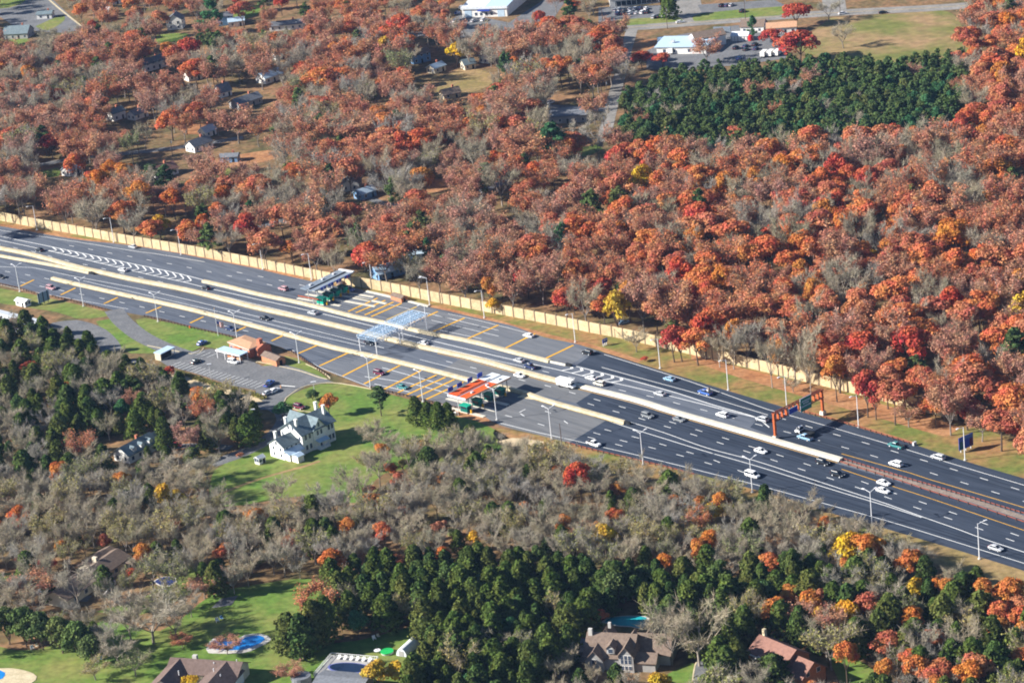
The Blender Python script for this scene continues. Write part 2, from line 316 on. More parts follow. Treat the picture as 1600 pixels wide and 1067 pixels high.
wline([(940, 647), (980, 658), (1040, 677), (1105, 700), (1180, 720), (1255, 744.5), (1330, 769), (1385, 787), (1440, 807), (1500, 828), (1540, 843), (1600, 862.5), (1670, 887)], .3)
wline([(952, 658), (980, 667.5), (1040, 686), (1105, 706), (1180, 727.5), (1255, 751), (1330, 774), (1385, 790.5), (1440, 808.5)], .3)
for pts in ([(941, 670), (984, 681), (1026, 692), (1070, 705), (1112, 717.5), (1148, 733), (1190, 748)], [(924, 675), (968, 687.5), (1012, 698), (1055, 709.5), (1100, 722), (1140, 734)], [(808, 646), (826, 637), (864, 647), (890, 664)]): dashes(pts, 1)
dashes([(811, 645), (839, 661.5), (880, 672)], 1); dashes([(915, 682), (958, 693), (1005, 706)], 1); dashes([(786, 648), (839, 661.5)], 1)
wline([(777, 660), (840, 675.5), (887, 686), (947, 700), (980, 707.5), (1040, 722), (1102, 737.5), (1180, 757), (1217, 767), (1300, 790), (1362, 807), (1412, 821.5), (1531, 858.5), (1600, 880), (1670, 903)])
wline([(-40, 435), (30, 452), (95, 464), (160, 476), (200, 483)], .2)
dashes([(0, 434.5), (95, 454), (152, 465), (213, 478), (277, 493), (340, 507), (400, 521)], 1, off=0)
wline([(455, 546), (497, 572.5), (535, 588), (576, 604)], .2)
for pts in ([(597, 574.5), (702, 604)], [(570, 588.5), (640, 599), (701, 615)], [(585, 600), (640, 612.5)]): wline(pts, .3)
# crosshatch chevrons in the two gores
def lerpy(pts, x):
    for a, b in zip(pts, pts[1:]):
        if a[0] <= x <= b[0]: return a[1]+(b[1]-a[1])*(x-a[0])/(b[0]-a[0])
    return pts[-1][1]
ga = [(0, 369.5), (90, 388), (200, 411), (267, 425), (317, 437.5)]; gb = [(0, 375.6), (75, 392), (150, 410), (231, 429), (287, 441), (319, 449)]
x = 88
while x < 306:
    ya, yb = lerpy(ga, x-6), lerpy(gb, x-13); yx = (lerpy(ga, x)+lerpy(gb, x))/2
    strip(wm, gp([(x-6, ya), (x, yx-.5)]), .55, .08); strip(wm, gp([(x, yx-.5), (x-1, yx+1), (x-13, yb)]), .55, .082); x += 11.7
ga = [(885, 569), (950, 585), (1000, 598), (1060, 615)]; gb = [(819, 567), (870, 577.5), (925, 591), (1000, 607.5)]
for x, y in ((894, 576), (910, 579.5), (926, 583), (942, 587), (958, 591), (972, 594.6)):
    strip(wm, gp([(x-2, lerpy(ga, x-2)+1), (x, y)]), 1.0, .08); strip(wm, gp([(x, y), (x-17, lerpy(gb, x-17))]), .6, .082)
# yellow lines and bars
def yline(P, off): strip(ym, P, .22, .087, off)
for P, o in ((M1, 1.75), (M1, -1.75)): strip(yf, P[:len(P)*6//10], .22, .087, o); strip(ym, P[len(P)*6//10:], .24, .087, o*1.12)
strip(ym, smooth(gp([(1315, 709), (1422, 739), (1450, 748.3), (1600, 793), (1670, 815)]), 4), .28, .087); strip(ym, smooth(gp([(1315, 733), (1397, 760.5), (1450, 777.5), (1600, 828.5), (1670, 852)]), 4), .28, .087)
strip(yf, B2, .22, .087, 1.35); strip(yf, B3, .22, .087, -1.35)
for a, b in (((544, 487), (590, 466)), ((556, 489), (602, 469.5)), ((570, 492.5), (615, 472)), ((580, 495), (627.5, 474)), ((640, 507), (684, 487)), ((677, 518), (726, 497)), ((728, 530.5), (779, 508)), ((788, 545), (836, 521.5)), ((852, 560.5), (896, 539.5)),
             ((32, 447.5), (53, 437.5)), ((95, 461), (118, 450)), ((162, 475), (184, 465)), ((228, 489.5), (252, 479.5)), ((297, 505), (318, 495)), ((368, 518), (384, 511)), ((424, 533), (441, 525)), ((466, 552.5), (496, 539.5)), ((499, 572), (545, 551)), ((535, 588), (588, 561)), ((569, 600), (625, 571)), ((599, 609), (658, 579)), ((618, 615), (682, 586)), ((632, 618.5), (696, 589.5)), ((648, 622), (710, 593)), ((664, 625), (724, 597))):
    strip(ym, gp([a, b]), .95, .087)
strip(yf, gp([(604, 500), (651, 479.5)]), 1.0, .087)
struct('white_road_markings', wm, white_paint); struct('yellow_road_markings', ym, yellow_paint); struct('faded_yellow_markings', yf, faint_yellow)

# driveways, lots and local streets
st = MB()
drv = smooth(gp([(178, 484), (186, 496), (200, 510), (225, 528), (262, 545), (300, 558)]), 4); strip(st, drv, 7.5, .045)
lot = gp([(262, 545), (298, 550), (330, 545), (368, 552), (410, 572), (446, 570), (470, 577), (500, 588), (520, 597), (478, 603), (447, 622), (436, 640), (395, 640), (400, 610), (360, 602), (310, 585), (262, 572), (244, 560)])
struct('parking_lot', MB().poly(lot, .05), asph_lot)
strip(st, smooth(gp([(150, 556), (215, 571), (300, 600), (360, 620), (420, 632), (446, 650), (430, 678), (385, 705), (330, 725)]), 4), 6.5, .047)
struct('driveway', st, asph_lot)
lots = MB(); la, lb = G(262, 574), G(395, 608)
for k in range(21): a = la.lerp(lb, k/20); d = Vector((math.cos(R(43)), math.sin(R(43)), 0)); strip(lots, [a+d*1, a+d*6.2], .2, .075)
for k in range(4): a = G(312+k*8.5, 547+k*1.9); strip(lots, [a, a-d*4.5], .2, .075)
struct('parking_bay_markings', lots, white_paint)
kb = MB()
for pts in ([(447, 622), (444, 628), (450, 635), (470, 642), (500, 645)], [(447, 622), (470, 606), (500, 599), (530, 599), (580, 608)], [(338, 545), (368, 553), (402, 566)], [(230, 540), (300, 553), (312, 551), (318, 544)], [(440, 573), (470, 580), (500, 590), (516, 592), (502, 580), (478, 569)], [(402, 565), (440, 573)]):
    profile(kb, smooth(gp(pts), 2), [(-.18, 0), (-.18, .16), (.18, .16), (.18, 0)])
struct('kerb', kb, concrete)
far = MB()
strip(far, smooth(gp([(640, 52), (800, 55), (900, 52), (960, 45), (1010, 42), (1100, 35), (1230, 25.5), (1310, 20.5), (1400, 16), (1480, 11.5), (1620, 0)]), 6), 13, .045)
strip(far, smooth(gp([(990, 38), (978, 80), (968, 120), (957, 160), (950, 190), (943, 222)]), 6), 6.2, .047)
strip(far, smooth(gp([(1086, 36), (1078, 18), (1072, -10)]), 6), 14, .049)
strip(far, smooth(gp([(1305, 20), (1303, 5), (1300, -12)]), 6), 12, .05)
struct('town_road', far, road_pale)
fm = MB()
strip(fm, smooth(gp([(960, 45), (1010, 42), (1100, 35), (1230, 25.5), (1310, 20.5), (1480, 11.5), (1620, 0)]), 6), .4, .075, .35); struct('town_road_markings', fm, faint_yellow)
fl = MB()
for pts in ([(935, 12), (1055, 8), (1062, 30), (960, 40), (935, 38)], [(1010, 80), (1060, 55), (1150, 40), (1225, 40), (1228, 92), (1170, 100), (1060, 112), (1010, 108)], [(690, 45), (720, 20), (795, 36), (850, 0), (885, 0), (850, 52), (760, 55)], [(1100, 28), (1090, 8), (1210, 0), (1240, 16)]): fl.poly(gp(pts), .05)
fl.poly(gp([(-30, 8), (18, 0), (70, -12), (132, 46), (100, 52), (60, 50), (20, 40)]), .05)
for c, wd in (([(60, 258), (140, 245), (215, 238), (300, 228), (380, 215)], 6), ([(290, 155), (330, 145), (352, 132)], 6), ([(395, 360), (440, 345), (490, 352)], 6), ([(560, 300), (600, 318), (700, 330)], 4), ([(415, 42), (480, 36)], 6), ([(830, 165), (880, 168), (948, 172)], 6), ([(550, 22), (590, 6), (610, -10)], 8), ([(20, 900), (80, 930), (140, 935)], 4), ([(1092, 1075), (1097, 1040), (1106, 1020)], 3.5), ([(255, 700), (310, 695), (360, 700)], 4)):
    strip(fl, smooth(gp(c), 5), wd, .048)
struct('parking_pavement', fl, asph_lot)
MBs = MB()
strip(MBs, smooth(gp([(70, -6), (95, 16), (132, 45)]), 4), 1.2, .07); strip(MBs, smooth(gp([(1092, 1075), (1097, 1040), (1106, 1020)]), 4), .4, .09, 2)
struct('pale_kerb', MBs, concrete)

# lawns, verges and bare ground
def area(name, pts, mt, z=.02): return struct(name, MB().poly(smooth(gp(pts+[pts[0]]), 5)[:-1], z), mt)
WALL = [(-60, 333), (0, 344.5), (37.5, 352), (112.5, 365), (187.5, 379), (300, 398.5), (400, 417.5), (437, 424.5), (481, 433.5), (530, 443), (600, 455), (679, 471.5), (725, 480.5), (791, 493), (807, 496), (875, 509.5), (926, 520), (977, 530), (1075, 552.5), (1200, 582), (1260, 596.5), (1344, 617), (1420, 637), (1497, 657)]
struct('verge', MB().poly(gp(WALL + [(1640, 705), (1700, 790)]) + up_g[::-1], .015), verge_m)
lt = MB()
for pts, wd in (([(0, 351.5), (125, 373.5), (300, 398.5), (475, 435)], 2.0), ([(669, 478), (756, 497), (850, 523), (925, 541), (1000, 565)], 2.6), ([(1240, 638), (1310, 656.5), (1430, 693)], 1.6)): strip(lt, smooth(gp(pts), 4), wd, .03)
lt.poly(smooth(gp([(1080, 552), (1150, 572), (1260, 600), (1380, 632), (1500, 668), (1480, 682), (1380, 655), (1250, 618), (1130, 582), (1080, 562)]), 5), .03)
struct('leaf_strip', lt, litter)
area('lawn', [(444, 630), (452, 618), (500, 600), (540, 600), (640, 624), (700, 640), (800, 690), (720, 720), (600, 740), (560, 785), (470, 775), (340, 790), (335, 735), (380, 712), (430, 685), (470, 650)], grass_b)
area('lawn', [(-20, 447), (55, 461), (165, 487), (168, 494), (140, 498), (118, 497), (90, 488), (40, 480), (-20, 468)], grass)
area('lawn', [(150, 502), (180, 497), (200, 518), (245, 545), (240, 552), (205, 552), (170, 530)], grass_b)
area('lawn', [(212, 500), (227, 497), (362, 527), (372, 545), (340, 545), (316, 541), (300, 549), (262, 541), (225, 520)], grass_b)
area('lawn', [(410, 572), (446, 556), (480, 568), (512, 592), (498, 589), (440, 573)], grass, .046)
area('lawn', [(0, 1010), (60, 1015), (160, 970), (250, 985), (330, 930), (400, 913), (495, 905), (525, 950), (480, 1000), (560, 1000), (655, 975), (672, 982), (640, 1040), (560, 1090), (-20, 1090)], grass_b)
area('lawn', [(-10, 895), (25, 895), (28, 915), (-10, 935)], grass_b)
area('lawn', [(150, 955), (230, 930), (300, 880), (310, 905), (300, 925), (220, 960)], grass)
area('lawn', [(1030, 1060), (1080, 1035), (1105, 1045), (1100, 1090), (1030, 1090)], grass_b)
area('lawn', [(1290, 1015), (1330, 1025), (1370, 1050), (1400, 1090), (1330, 1090)], grass_b)
area('verge', [(1355, 815), (1440, 840), (1482, 853), (1531, 868), (1620, 896), (1620, 945), (1540, 915), (1460, 880), (1362, 838)], verge_d)
area('verge', [(775, 668), (862, 684), (925, 700), (1000, 718), (1102, 742), (1217, 774), (1355, 815), (1360, 838), (1200, 790), (1050, 752), (900, 725), (780, 690)], verge_m)
area('field', [(1240, 75), (1290, 35), (1310, 27), (1400, 22), (1480, 18), (1510, 60), (1510, 100), (1400, 100), (1300, 95)], field_m)
area('lawn', [(1085, 34), (1095, 22), (1240, 10), (1240, 22), (1150, 29)], grass, .06)
area('lawn', [(940, 43), (965, 32), (1060, 27), (1068, 33), (1000, 39)], grass, .06)
area('lawn', [(680, 150), (690, 125), (720, 108), (760, 112), (770, 130), (720, 150)], verge_d)
area('lawn', [(-20, 65), (40, 60), (38, 72), (-20, 85)], grass_b)
area('lawn', [(245, 55), (290, 52), (292, 62), (248, 68)], grass_b)
area('lawn', [(360, 25), (400, 8), (420, 12), (385, 30)], grass_b)
area('lawn', [(905, 232), (935, 225), (942, 233), (910, 245)], grass_b)
area('lawn', [(310, 275), (330, 265), (370, 262), (372, 275), (320, 285)], grass)
area('lawn', [(60, 268), (90, 262), (92, 275), (64, 280)], grass_b)
area('lawn', [(0, 0), (40, -4), (30, 8), (0, 14)], grass, .07); area('lawn', [(55, 42), (95, 25), (100, 33), (75, 48)], grass, .07)
for pts in ([(975, 100), (985, 70), (1040, 60), (1045, 75), (1010, 90)], [(330, 250), (420, 235), (440, 245), (360, 262)], [(640, 300), (680, 280), (705, 285), (690, 300)], [(470, 290), (520, 285), (520, 297), (475, 300)], [(600, 365), (640, 355), (690, 380), (640, 390)], [(240, 320), (290, 315), (300, 330), (250, 335)], [(280, 195), (350, 190), (350, 205), (290, 210)], [(720, 620), (760, 640), (770, 660), (700, 645)], [(270, 665), (330, 675), (370, 690), (340, 702), (280, 690)]):
    area('leafy_ground', pts, litter, .035)
area('sand_bank', [(240, 575), (262, 574), (330, 600), (400, 620), (412, 628), (395, 632), (330, 615), (250, 588)], sand, .055)
area('sand_bank', [(775, 690), (800, 684), (850, 690), (840, 700), (790, 698)], sand, .033)
PT = MB(); strip(PT, smooth(gp([(325, 779), (400, 750), (480, 727), (500, 720)]), 3), 1.6, .036); struct('path', PT, verge_d)
def pool(pts, label, water, deck_pts=None, deck=concrete_slab):
    P = smooth(gp(pts+[pts[0]]), 1.5)[:-1]; c = sum(P, Vector())/len(P)
    t = thing('swimming_pool', label, 'pool', c); k = (deck_pts and smooth(gp(deck_pts+[deck_pts[0]]), 2)[:-1]) or [c+(p-c)*1.16 for p in P]
    part('deck', MB().poly([(p-c) for p in k], .0, .12), deck, t); part('water', MB().poly([(p-c) for p in P], .05, .16), water, t); return t
pool([(331, 1010), (338, 1000), (370, 1003), (383, 996), (405, 993), (414, 999), (400, 1008), (380, 1015), (340, 1015)], 'bright blue kidney pool with pale deck behind the brown-roofed house', water_b, [(322, 1014), (334, 997), (370, 999), (382, 992), (408, 990), (424, 999), (402, 1012), (380, 1020), (326, 1020)], concrete_slab)
pool([(242, 908), (255, 902), (272, 903), (274, 909), (264, 915), (250, 914)], 'dark navy covered oval pool beside the long brown ranch house', water_d)
pool([(945, 972), (955, 965), (985, 963), (1010, 965), (1005, 975), (1000, 981), (985, 978), (965, 977)], 'teal pool cover behind the big house with dormers', water_t, None, concrete_slab)
pool([(-14, 1052), (0, 1047), (8, 1051), (4, 1060), (-14, 1064)], 'small light blue pool cut off at the lower corner', water_b, [(-20, 1045), (20, 1044), (52, 1052), (56, 1062), (30, 1075), (-20, 1075)], concrete)

# wear: darker wheel paths along the lanes, tar seams and patches
tk, td, ts = MB(), MB(), MB()
n_d = int(len(M1)*.57)
for off in (3.1, 4.7, 6.7, 8.3, -3.1, -4.7, -6.7, -8.3):
    strip(tk, M1[4:n_d], .55, .058, off); strip(td, [p for p in M1 if proj(p)[0] > (1190 if off > 0 else 960)], .5, .072, off)
for base, offs in ((B2, (2.4, 3.8, 6.0, 7.6)), (B3, (-2.6, -4.2, -6.2, -7.6))):
    for o in offs: strip(tk, base[2:int(len(base)*.62)], .55, .056, o)
for pts in ([(1000, 580), (1200, 644), (1420, 710), (1600, 765)], [(1010, 587), (1200, 648), (1420, 716), (1600, 771)], [(1000, 708), (1180, 752), (1360, 801), (1600, 874)], [(1000, 703), (1180, 747), (1360, 796), (1600, 869)], [(990, 690), (1180, 738), (1360, 788)], [(990, 685), (1180, 733), (1360, 783)]): strip(td, smooth(gp(pts), 5), .5, .072)
rs = random.Random(9)
for k in range(46):
    x = rs.uniform(20, 1560); i = min(range(len(M1)), key=lambda q: abs(proj(M1[q])[0]-x)); o = rs.choice([-1, 1])*rs.uniform(2.5, 12); p = M1[i]; d = (M1[min(i+1, len(M1)-1)]-M1[max(i-1, 0)]).normalized(); q = Vector((-d.y, d.x, 0)); c = p+q*o
    if k % 3: strip(ts, [c-q*rs.uniform(.8, 3), c+q*rs.uniform(.8, 3)+d*rs.uniform(-.4, .4)], .14, .076)
    elif k % 6 == 0: strip(ts, [c, c+d*rs.uniform(5, 16)+q*rs.uniform(-.6, .6)], .12, .077)
    else: strip(tk if x < 1000 else td, [c, c+d*rs.uniform(4, 9)], rs.uniform(1.2, 2.6), .062 if x < 1000 else .074)
struct('tyre_track_marks', tk, track); struct('dark_tyre_track_marks', td, track_d); struct('tar_seam_marks', ts, tar)

struct('median_strip', (lambda q: (strip(q, M1T, 2.3, .078), q)[1])(MB()), verge_brown)
area('gravel_yard', [(80, 505), (120, 500), (165, 515), (190, 545), (160, 556), (110, 545), (75, 525)], asph_lot, .03)
# ---------------------------------------------------------------- highway furniture
def barrier(label, P, w_, h, m_, taper=.55):
    mb = MB(); profile(mb, P, [(-w_/2, 0), (-w_/2*taper-.1, h*.45), (-w_/2*taper, h), (w_/2*taper, h), (w_/2*taper+.1, h*.45), (w_/2, 0)])
    return solo('concrete_barrier', mb, m_, label, 'barrier')
n6 = int(len(M1)*.74)
barrier('long cream concrete median barrier between the opposing express lanes', M1[:n6+1], 2.2, .95, concrete, .8)
barrier('newer white concrete median section ending at the rust guardrail', M1[n6:], 2.1, .95, concrete_new, .8)
barrier('cream concrete barrier beside the upper green toll booths', B2, 1.9, .9, concrete, .75)
barrier('thin white tapered barrier end ahead of the chevrons', B2T, .7, .7, concrete_new)
barrier('short pale second median barrier ending in a dark crash cushion', M0, 1.4, .9, concrete, .75)
barrier('cream concrete barrier between express lanes and the orange-roofed toll plaza', B3, 1.9, .9, concrete, .75)
wedge = gp([(808, 621), (822, 614.5), (850, 626.5)]); solo('median_wedge', MB().poly(wedge, .0, .14), concrete, 'cream triangular kerb wedge beyond the orange toll roof', 'kerb')
for x, y, lb in ((144.5, 428.5, 'dark crash cushion at the end of the second median barrier'), (888.5, 572, 'dark crash cushion beside the six fat chevrons'), (980, 662.5, 'dark crash cushion at the lower right barrier end')):
    t = thing('crash_cushion', lb, 'crash cushion', G(x, y), R(-50)); part('drum', MB().box((0, 0, .5), (2.4, .9, 1)), dark, t); part('nose', MB().tube((1.3, 0, 0), (1.3, 0, 1), .45, .45), dark, t)
# sound wall
wp = smooth(gp(WALL), 2); S = arclen(wp); wt = thing('sound_wall', 'long tan panelled sound wall along the highway edge', 'wall', wp[0]); post_me = MB().box((0, 0, 2.2), (.45, .55, 4.5)).mesh('post', postmat)
t = 0.0
while t < S[-1]-5.4:
    a, d = at_len(wp, S, t); b, _ = at_len(wp, S, t+5.33); c = (a+b)/2-wp[0]; r = ang(a, b); h = 4.1+.1*math.sin(t*.05)
    part('panel', MB().box((0, 0, h/2), ((b-a).length-.04, .3, h)), wallmat, wt, c, r)
    link('post', post_me, wt, a-wp[0], r); t += 5.33
def guardrail(label, pts, m_, sp=2.4, h=.8, block=True):
    P = smooth(gp(pts), 2); S = arclen(P); t = thing('guardrail', label, 'guardrail', P[0]); mb = MB()
    profile(mb, [p-P[0] for p in P], [(.06, h-.35), (.12, h-.25), (.06, h-.17), (.12, h-.1), (.06, h), (0, h), (0, h-.35), (.06, h-.35)]); part('rail', mb, m_, t)
    pm = MB().box((0, -.1, h/2), (.22, .28, h+.12)).mesh('post', m_ if not block else wood_brown); k = 0.0
    while k < S[-1]:
        a, d = at_len(P, S, k); link('post', pm, t, a-P[0], math.atan2(d.y, d.x)); k += sp
    return t
guardrail('rust steel median guardrail on dark posts, upper of the pair', [(1318, 719), (1400, 744), (1450, 758.5), (1525, 781), (1600, 804), (1650, 819)], rust_rail, 1.9)
guardrail('rust steel median guardrail, lower of the pair', [(1312, 723), (1400, 751), (1450, 768), (1525, 792), (1600, 817.5), (1650, 834)], rust_rail, 3.8)
guardrail('rust guardrail at the road edge under the sign gantry', [(1257, 645.5), (1300, 657), (1344, 669.5), (1400, 687), (1430, 696.5)], rust_rail, 2.4)
guardrail('dark timber guardrail on the lower verge near the bare wood', [(884, 693), (925, 704), (1000, 721.5), (1040, 731), (1085, 743)], rust_rail, 2.4)
guardrail('dark guardrail beside the road left of the big blue sign back', [(-10, 443), (28, 451), (57, 460)], wood_brown, 2.0)
guardrail('dark guardrail between the sign back and the driveway mouth', [(82, 464), (120, 473), (168, 485)], wood_brown, 2.0)
guardrail('dark guardrail along the grass island with the flagpole', [(226, 495), (262, 503), (300, 513), (345, 523), (368, 529)], wood_brown, 2.0)
guardrail('dark guardrail curving down from the brick shed', [(456, 550), (475, 563), (497, 578), (512, 587)], wood_brown, 2.0)
guardrail('dark guardrail above the tall pine near the orange toll roof', [(580, 606), (610, 613.5), (640, 620.5), (690, 633), (712, 638)], wood_brown, 1.8)
solo('traffic_barrel', MB().tube((0, 0, 0), (0, 0, 1.0), .35, .25), orange_roof, 'small orange barrel on the grass beside the dark guardrail', 'barrel', None, G(297, 512.5))
solo('guardrail_end', MB().box((0, 0, .6), (.7, 1.4, 1.2)), galv, 'grey guardrail end block beside the teal pickup', 'guardrail end', None, G(1429, 695.5), R(-50))
# lamps
_pole = MB().tube((0, 0, .25), (0, 0, 11.3), .17, .1, 8).mesh('pole', pole_white); _base = MB().tube((0, 0, 0), (0, 0, .3), .5, .45, 10).mesh('base', concrete_slab)
_arm = MB().bar((0, 0, 11.1), (2.2, 0, 11.6), .12).mesh('arm', pole_white); _head = MB().box((2.6, 0, 11.6), (1.0, .42, .2)).mesh('lamp_head', pole_white)
def lamp(x, y, label, arms=(200,), s=1.0):
    t = thing('street_lamp', label, 'street lamp', G(x, y), 0, 'highway lamp posts'); t.scale = (s, s, s); link('pole', _pole, t); link('base', _base, t)
    for a in arms: link('arm', _arm, t, None, R(a)); link('lamp_head', _head, t, None, R(a))
for x, y, lb, ar in ((58, 359.5, 'pale lamp post before the sound wall, leftmost of the upper row', (215,)), (178, 379, 'pale lamp post before the sound wall above the silver car', (215,)), (283, 398, 'pale lamp post before the wall above the chevron gore', (215,)), (411, 421, 'lamp post just left of the upper toll canopy by the wall', (215,)), (487, 437.5, 'lamp post directly behind the grey toll canopy', (215,)), (582.5, 451, 'lamp post in the canopy shadow on the sound wall', (215,)), (671.5, 477, 'lamp post with a hooked arm beside the brown shed', (180, 150)), (757, 497, 'lamp post next to the small yellow tree at the wall', (215,)),
                  (899, 535, 'lamp post on the green verge above the black car', (215,)), (1031.5, 575.6, 'lamp post left of the red trees by the sound wall', (215,)), (1138, 609.5, 'lamp post on open grass before the bare trees', (215,)), (1229.4, 636, 'lamp post just behind the rust sign gantry', (215,)), (1341.6, 667.5, 'lamp post right of the rust sign gantry', (215,)), (1507.8, 719, 'lamp post standing before the dark roadside sign', (215,)),
                  (31, 456, 'twin armed lamp post left of the blue sign back', (40, 130)), (130.5, 478.5, 'twin armed lamp post right of the blue sign back', (40, 130)), (247, 502.5, 'lamp post on the grass island near the driveway mouth', (40, 130)), (371, 533, 'short lamp post left of the salmon roof', (40, 130)), (467.5, 567, 'lamp post above the small brick shed', (40, 130)), (579, 605, 'lamp post at the crosshatched lanes near the maroon car', (40, 130)), (661, 627.5, 'lamp post among the yellow bars before the orange roof', (40, 130)), (776.5, 656, 'lamp post in front of the orange-roofed toll plaza', (40, 130)),
                  (862, 687, 'twin armed lamp post beside the wooden utility pole', (40, 130)), (1005, 726, 'twin armed lamp post on the lower verge beside a grass patch', (40, 130)), (1175.6, 769, 'twin armed lamp post crossing the white van', (40, 130)), (1362.8, 821.6, 'twin armed lamp post near the two white sedans', (40, 130)), (1530.3, 873, 'single armed lamp post nearest the lower right corner', (20,)), (668, 519.5, 'lamp post on the barrier at the right of the lattice gantry', (215,))):
    lamp(x, y, lb, ar)
def upole(x, y, h, label, arms=True, m_=bark):
    t = thing('utility_pole', label, 'utility pole', G(x, y), R(20)); part('pole', MB().tube((0, 0, 0), (0, 0, h), .18, .12, 7), m_, t)
    if arms: part('crossarm', MB().box((0, 0, h-.7), (2.4, .15, .18)), m_, t); part('transformer', MB().tube((.35, 0, h-2.4), (.35, 0, h-1.3), .28, .28, 8), galv, t)
for a in ((878.5, 701, 9, 'brown wooden pole right of the lamp on the lower verge', False), (951, 176, 16, 'wooden utility pole beside the pale street by the pine wood'), (946, 222, 13, 'wooden utility pole at the near end of the pale street'), (218, 246, 10, 'pale utility pole among the houses beside the left street'), (543+400, 47, 12, 'utility pole before the car lot at the crossroads'), (1043, 46, 12, 'dark utility pole by the white flat-roofed building'), (1313, 24, 12, 'dark utility pole beside the white car on the top road'), (1165, 33, 12, 'utility pole on the grass strip near the dark conifer'), (270, 245, 9, 'thin pole on the leafy ground near the dark bungalow'), (1320, 588, 11, 'grey pole between the trees at the wall')): upole(*a)
t = thing('street_lamp', 'small grey lot lamp over the hedge of the parking lot', 'street lamp', G(331, 597)); part('pole', MB().tube((0, 0, 0), (0, 0, 7), .12, .08), galv, t); part('lamp_head', MB().box((0, 0, 7.1), (1.6, .5, .2)), pole_white, t)
t = thing('street_lamp', 'low lamp with a wide pale head on the lawn above the farmhouse', 'street lamp', G(493, 623)); part('pole', MB().tube((0, 0, 0), (0, 0, 6.4), .12, .08), galv, t); part('lamp_head', MB().box((0, 0, 6.5), (1.9, .6, .2)), pole_white, t)
t = thing('street_lamp', 'lamp post at the edge of the dark wood left of the farmhouse', 'street lamp', G(397, 682)); part('pole', MB().tube((0, 0, 0), (0, 0, 10), .14, .09), galv, t); part('lamp_head', MB().box((.8, 0, 10.1), (1.7, .5, .2)), pole_white, t); part('arm', MB().box((1.2, 0, 4.0), (1.6, .3, .2)), pole_white, t)
# flag
t = thing('flagpole', 'white flagpole on the grass beside the brick toll office', 'flagpole', G(341, 524.5)); part('pole', MB().tube((0, 0, 0), (0, 0, 11), .1, .06), pole_white, t); part('finial', MB().tube((0, 0, 11), (0, 0, 11.3), .14, .05), yellow_paint, t)
fl_w, fl_r, fl_b = MB(), MB(), MB()
for i in range(13):
    for k in range(8):
        x0, x1 = k*.32, (k+1)*.32; y0, y1 = .28*math.sin(x0*3), .28*math.sin(x1*3); z1 = 5.9-i*.16-x0*.35; z0 = z1-.16; dz = -.112
        (fl_b if i < 7 and k < 3 else fl_r if i % 2 == 0 else fl_w).add([(x0, y0, z0), (x1, y1, z0+dz), (x1, y1, z1+dz), (x0, y0, z1)], [(0, 1, 2, 3)])
st_ = MB()
for i in range(5):
    for k in range(5): x = .1+k*.18; st_.box((x, .28*math.sin(x*3)-.03, 5.75-i*.2-x*.35), (.07, .01, .07))
ft = thing('flag', 'limp striped flag with a blue starred corner on the white pole', 'flag', G(341, 524.5)+Vector((.1, 0, 0))); part('white_stripe', fl_w, white_paint, ft); part('red_stripe', fl_r, redlens, ft); part('canton', fl_b, sign_blue, ft); part('star', st_, white_paint, ft)
# ---- toll plazas
def island(x0, y0, x1, y1, label, w_=1.5, h=.22):
    P = smooth(gp([(x0, y0), (x1, y1)]), 4); mb = MB(); profile(mb, P, [(-w_/2, 0), (-w_/2, h), (w_/2, h), (w_/2, 0)]); solo('toll_island', mb, concrete_new, label, 'island')
bo = [MB().box((0, 0, 1.25), (1.9, 3.0, 2.1)).mesh('body', teal), MB().box((0, 0, 1.9), (1.98, 2.2, .8)).mesh('window', glass), MB().box((0, 0, 2.5), (2.3, 3.6, .22)).mesh('roof', teal_dark), MB().box((0, 0, .3), (2.1, 3.3, .3)).mesh('base', concrete_new),
      MB().box((0, -2.3, .75), (.5, .5, 1.1)).mesh('toll_machine', yellow_paint), MB().tube((.9, -1.9, 0), (.9, -1.9, 2.6), .08, .08, 6).mesh('post', galv)]
bo2 = [x if i not in (0, 2) else x.copy() for i, x in enumerate(bo)]; bo2[0].materials[0] = teal_dark; bo2[2].materials[0] = teal
def booth(p, r, label, grp, s=1.0, ms=bo):
    t = thing('toll_booth', label, 'toll booth', p, r, grp); t.scale = (s, s, s)
    for nm, me in zip(('body', 'window', 'roof', 'base', 'toll_machine', 'post'), ms): link(nm, me, t)
def at(c, r, x, y): return Vector((c.x+x*math.cos(r)-y*math.sin(r), c.y+x*math.sin(r)+y*math.cos(r), 0))
# lower plaza: orange and white roof
c1 = (G(704, 615, 6)+G(728, 623, 6)+G(794, 590, 6)+G(768, 582, 6))/4; c1.z = 0; r1 = R(44.5); LL = 22.6; W1 = 8.8; xs = -LL/2+LL*.70
t = thing('toll_canopy', 'toll plaza canopy with an orange and white roof on the lower carriageway', 'canopy', c1, r1)
def slab(mb, x0, x1, ya, yb, za, zb, th=.3):
    mb.add([(x0, ya, za), (x1, ya, za), (x1, yb, zb), (x0, yb, zb), (x0, ya, za-th), (x1, ya, za-th), (x1, yb, zb-th), (x0, yb, zb-th)], [(0, 1, 2, 3), (7, 6, 5, 4), (3, 2, 6, 7), (0, 4, 5, 1), (0, 3, 7, 4), (1, 5, 6, 2)]); return mb
for s in (-1, 1):
    o = part('roof_panel', slab(MB(), -LL/2, xs, s*.5, s*W1/2, 5.85, 6.05), orange_roof, t); o['label'] = 'orange roof panel'
    o = part('roof_panel', slab(MB(), xs+.01, LL/2, s*.5, s*W1/2, 5.88, 6.08), white_roof, t); o['label'] = 'white roof panel'
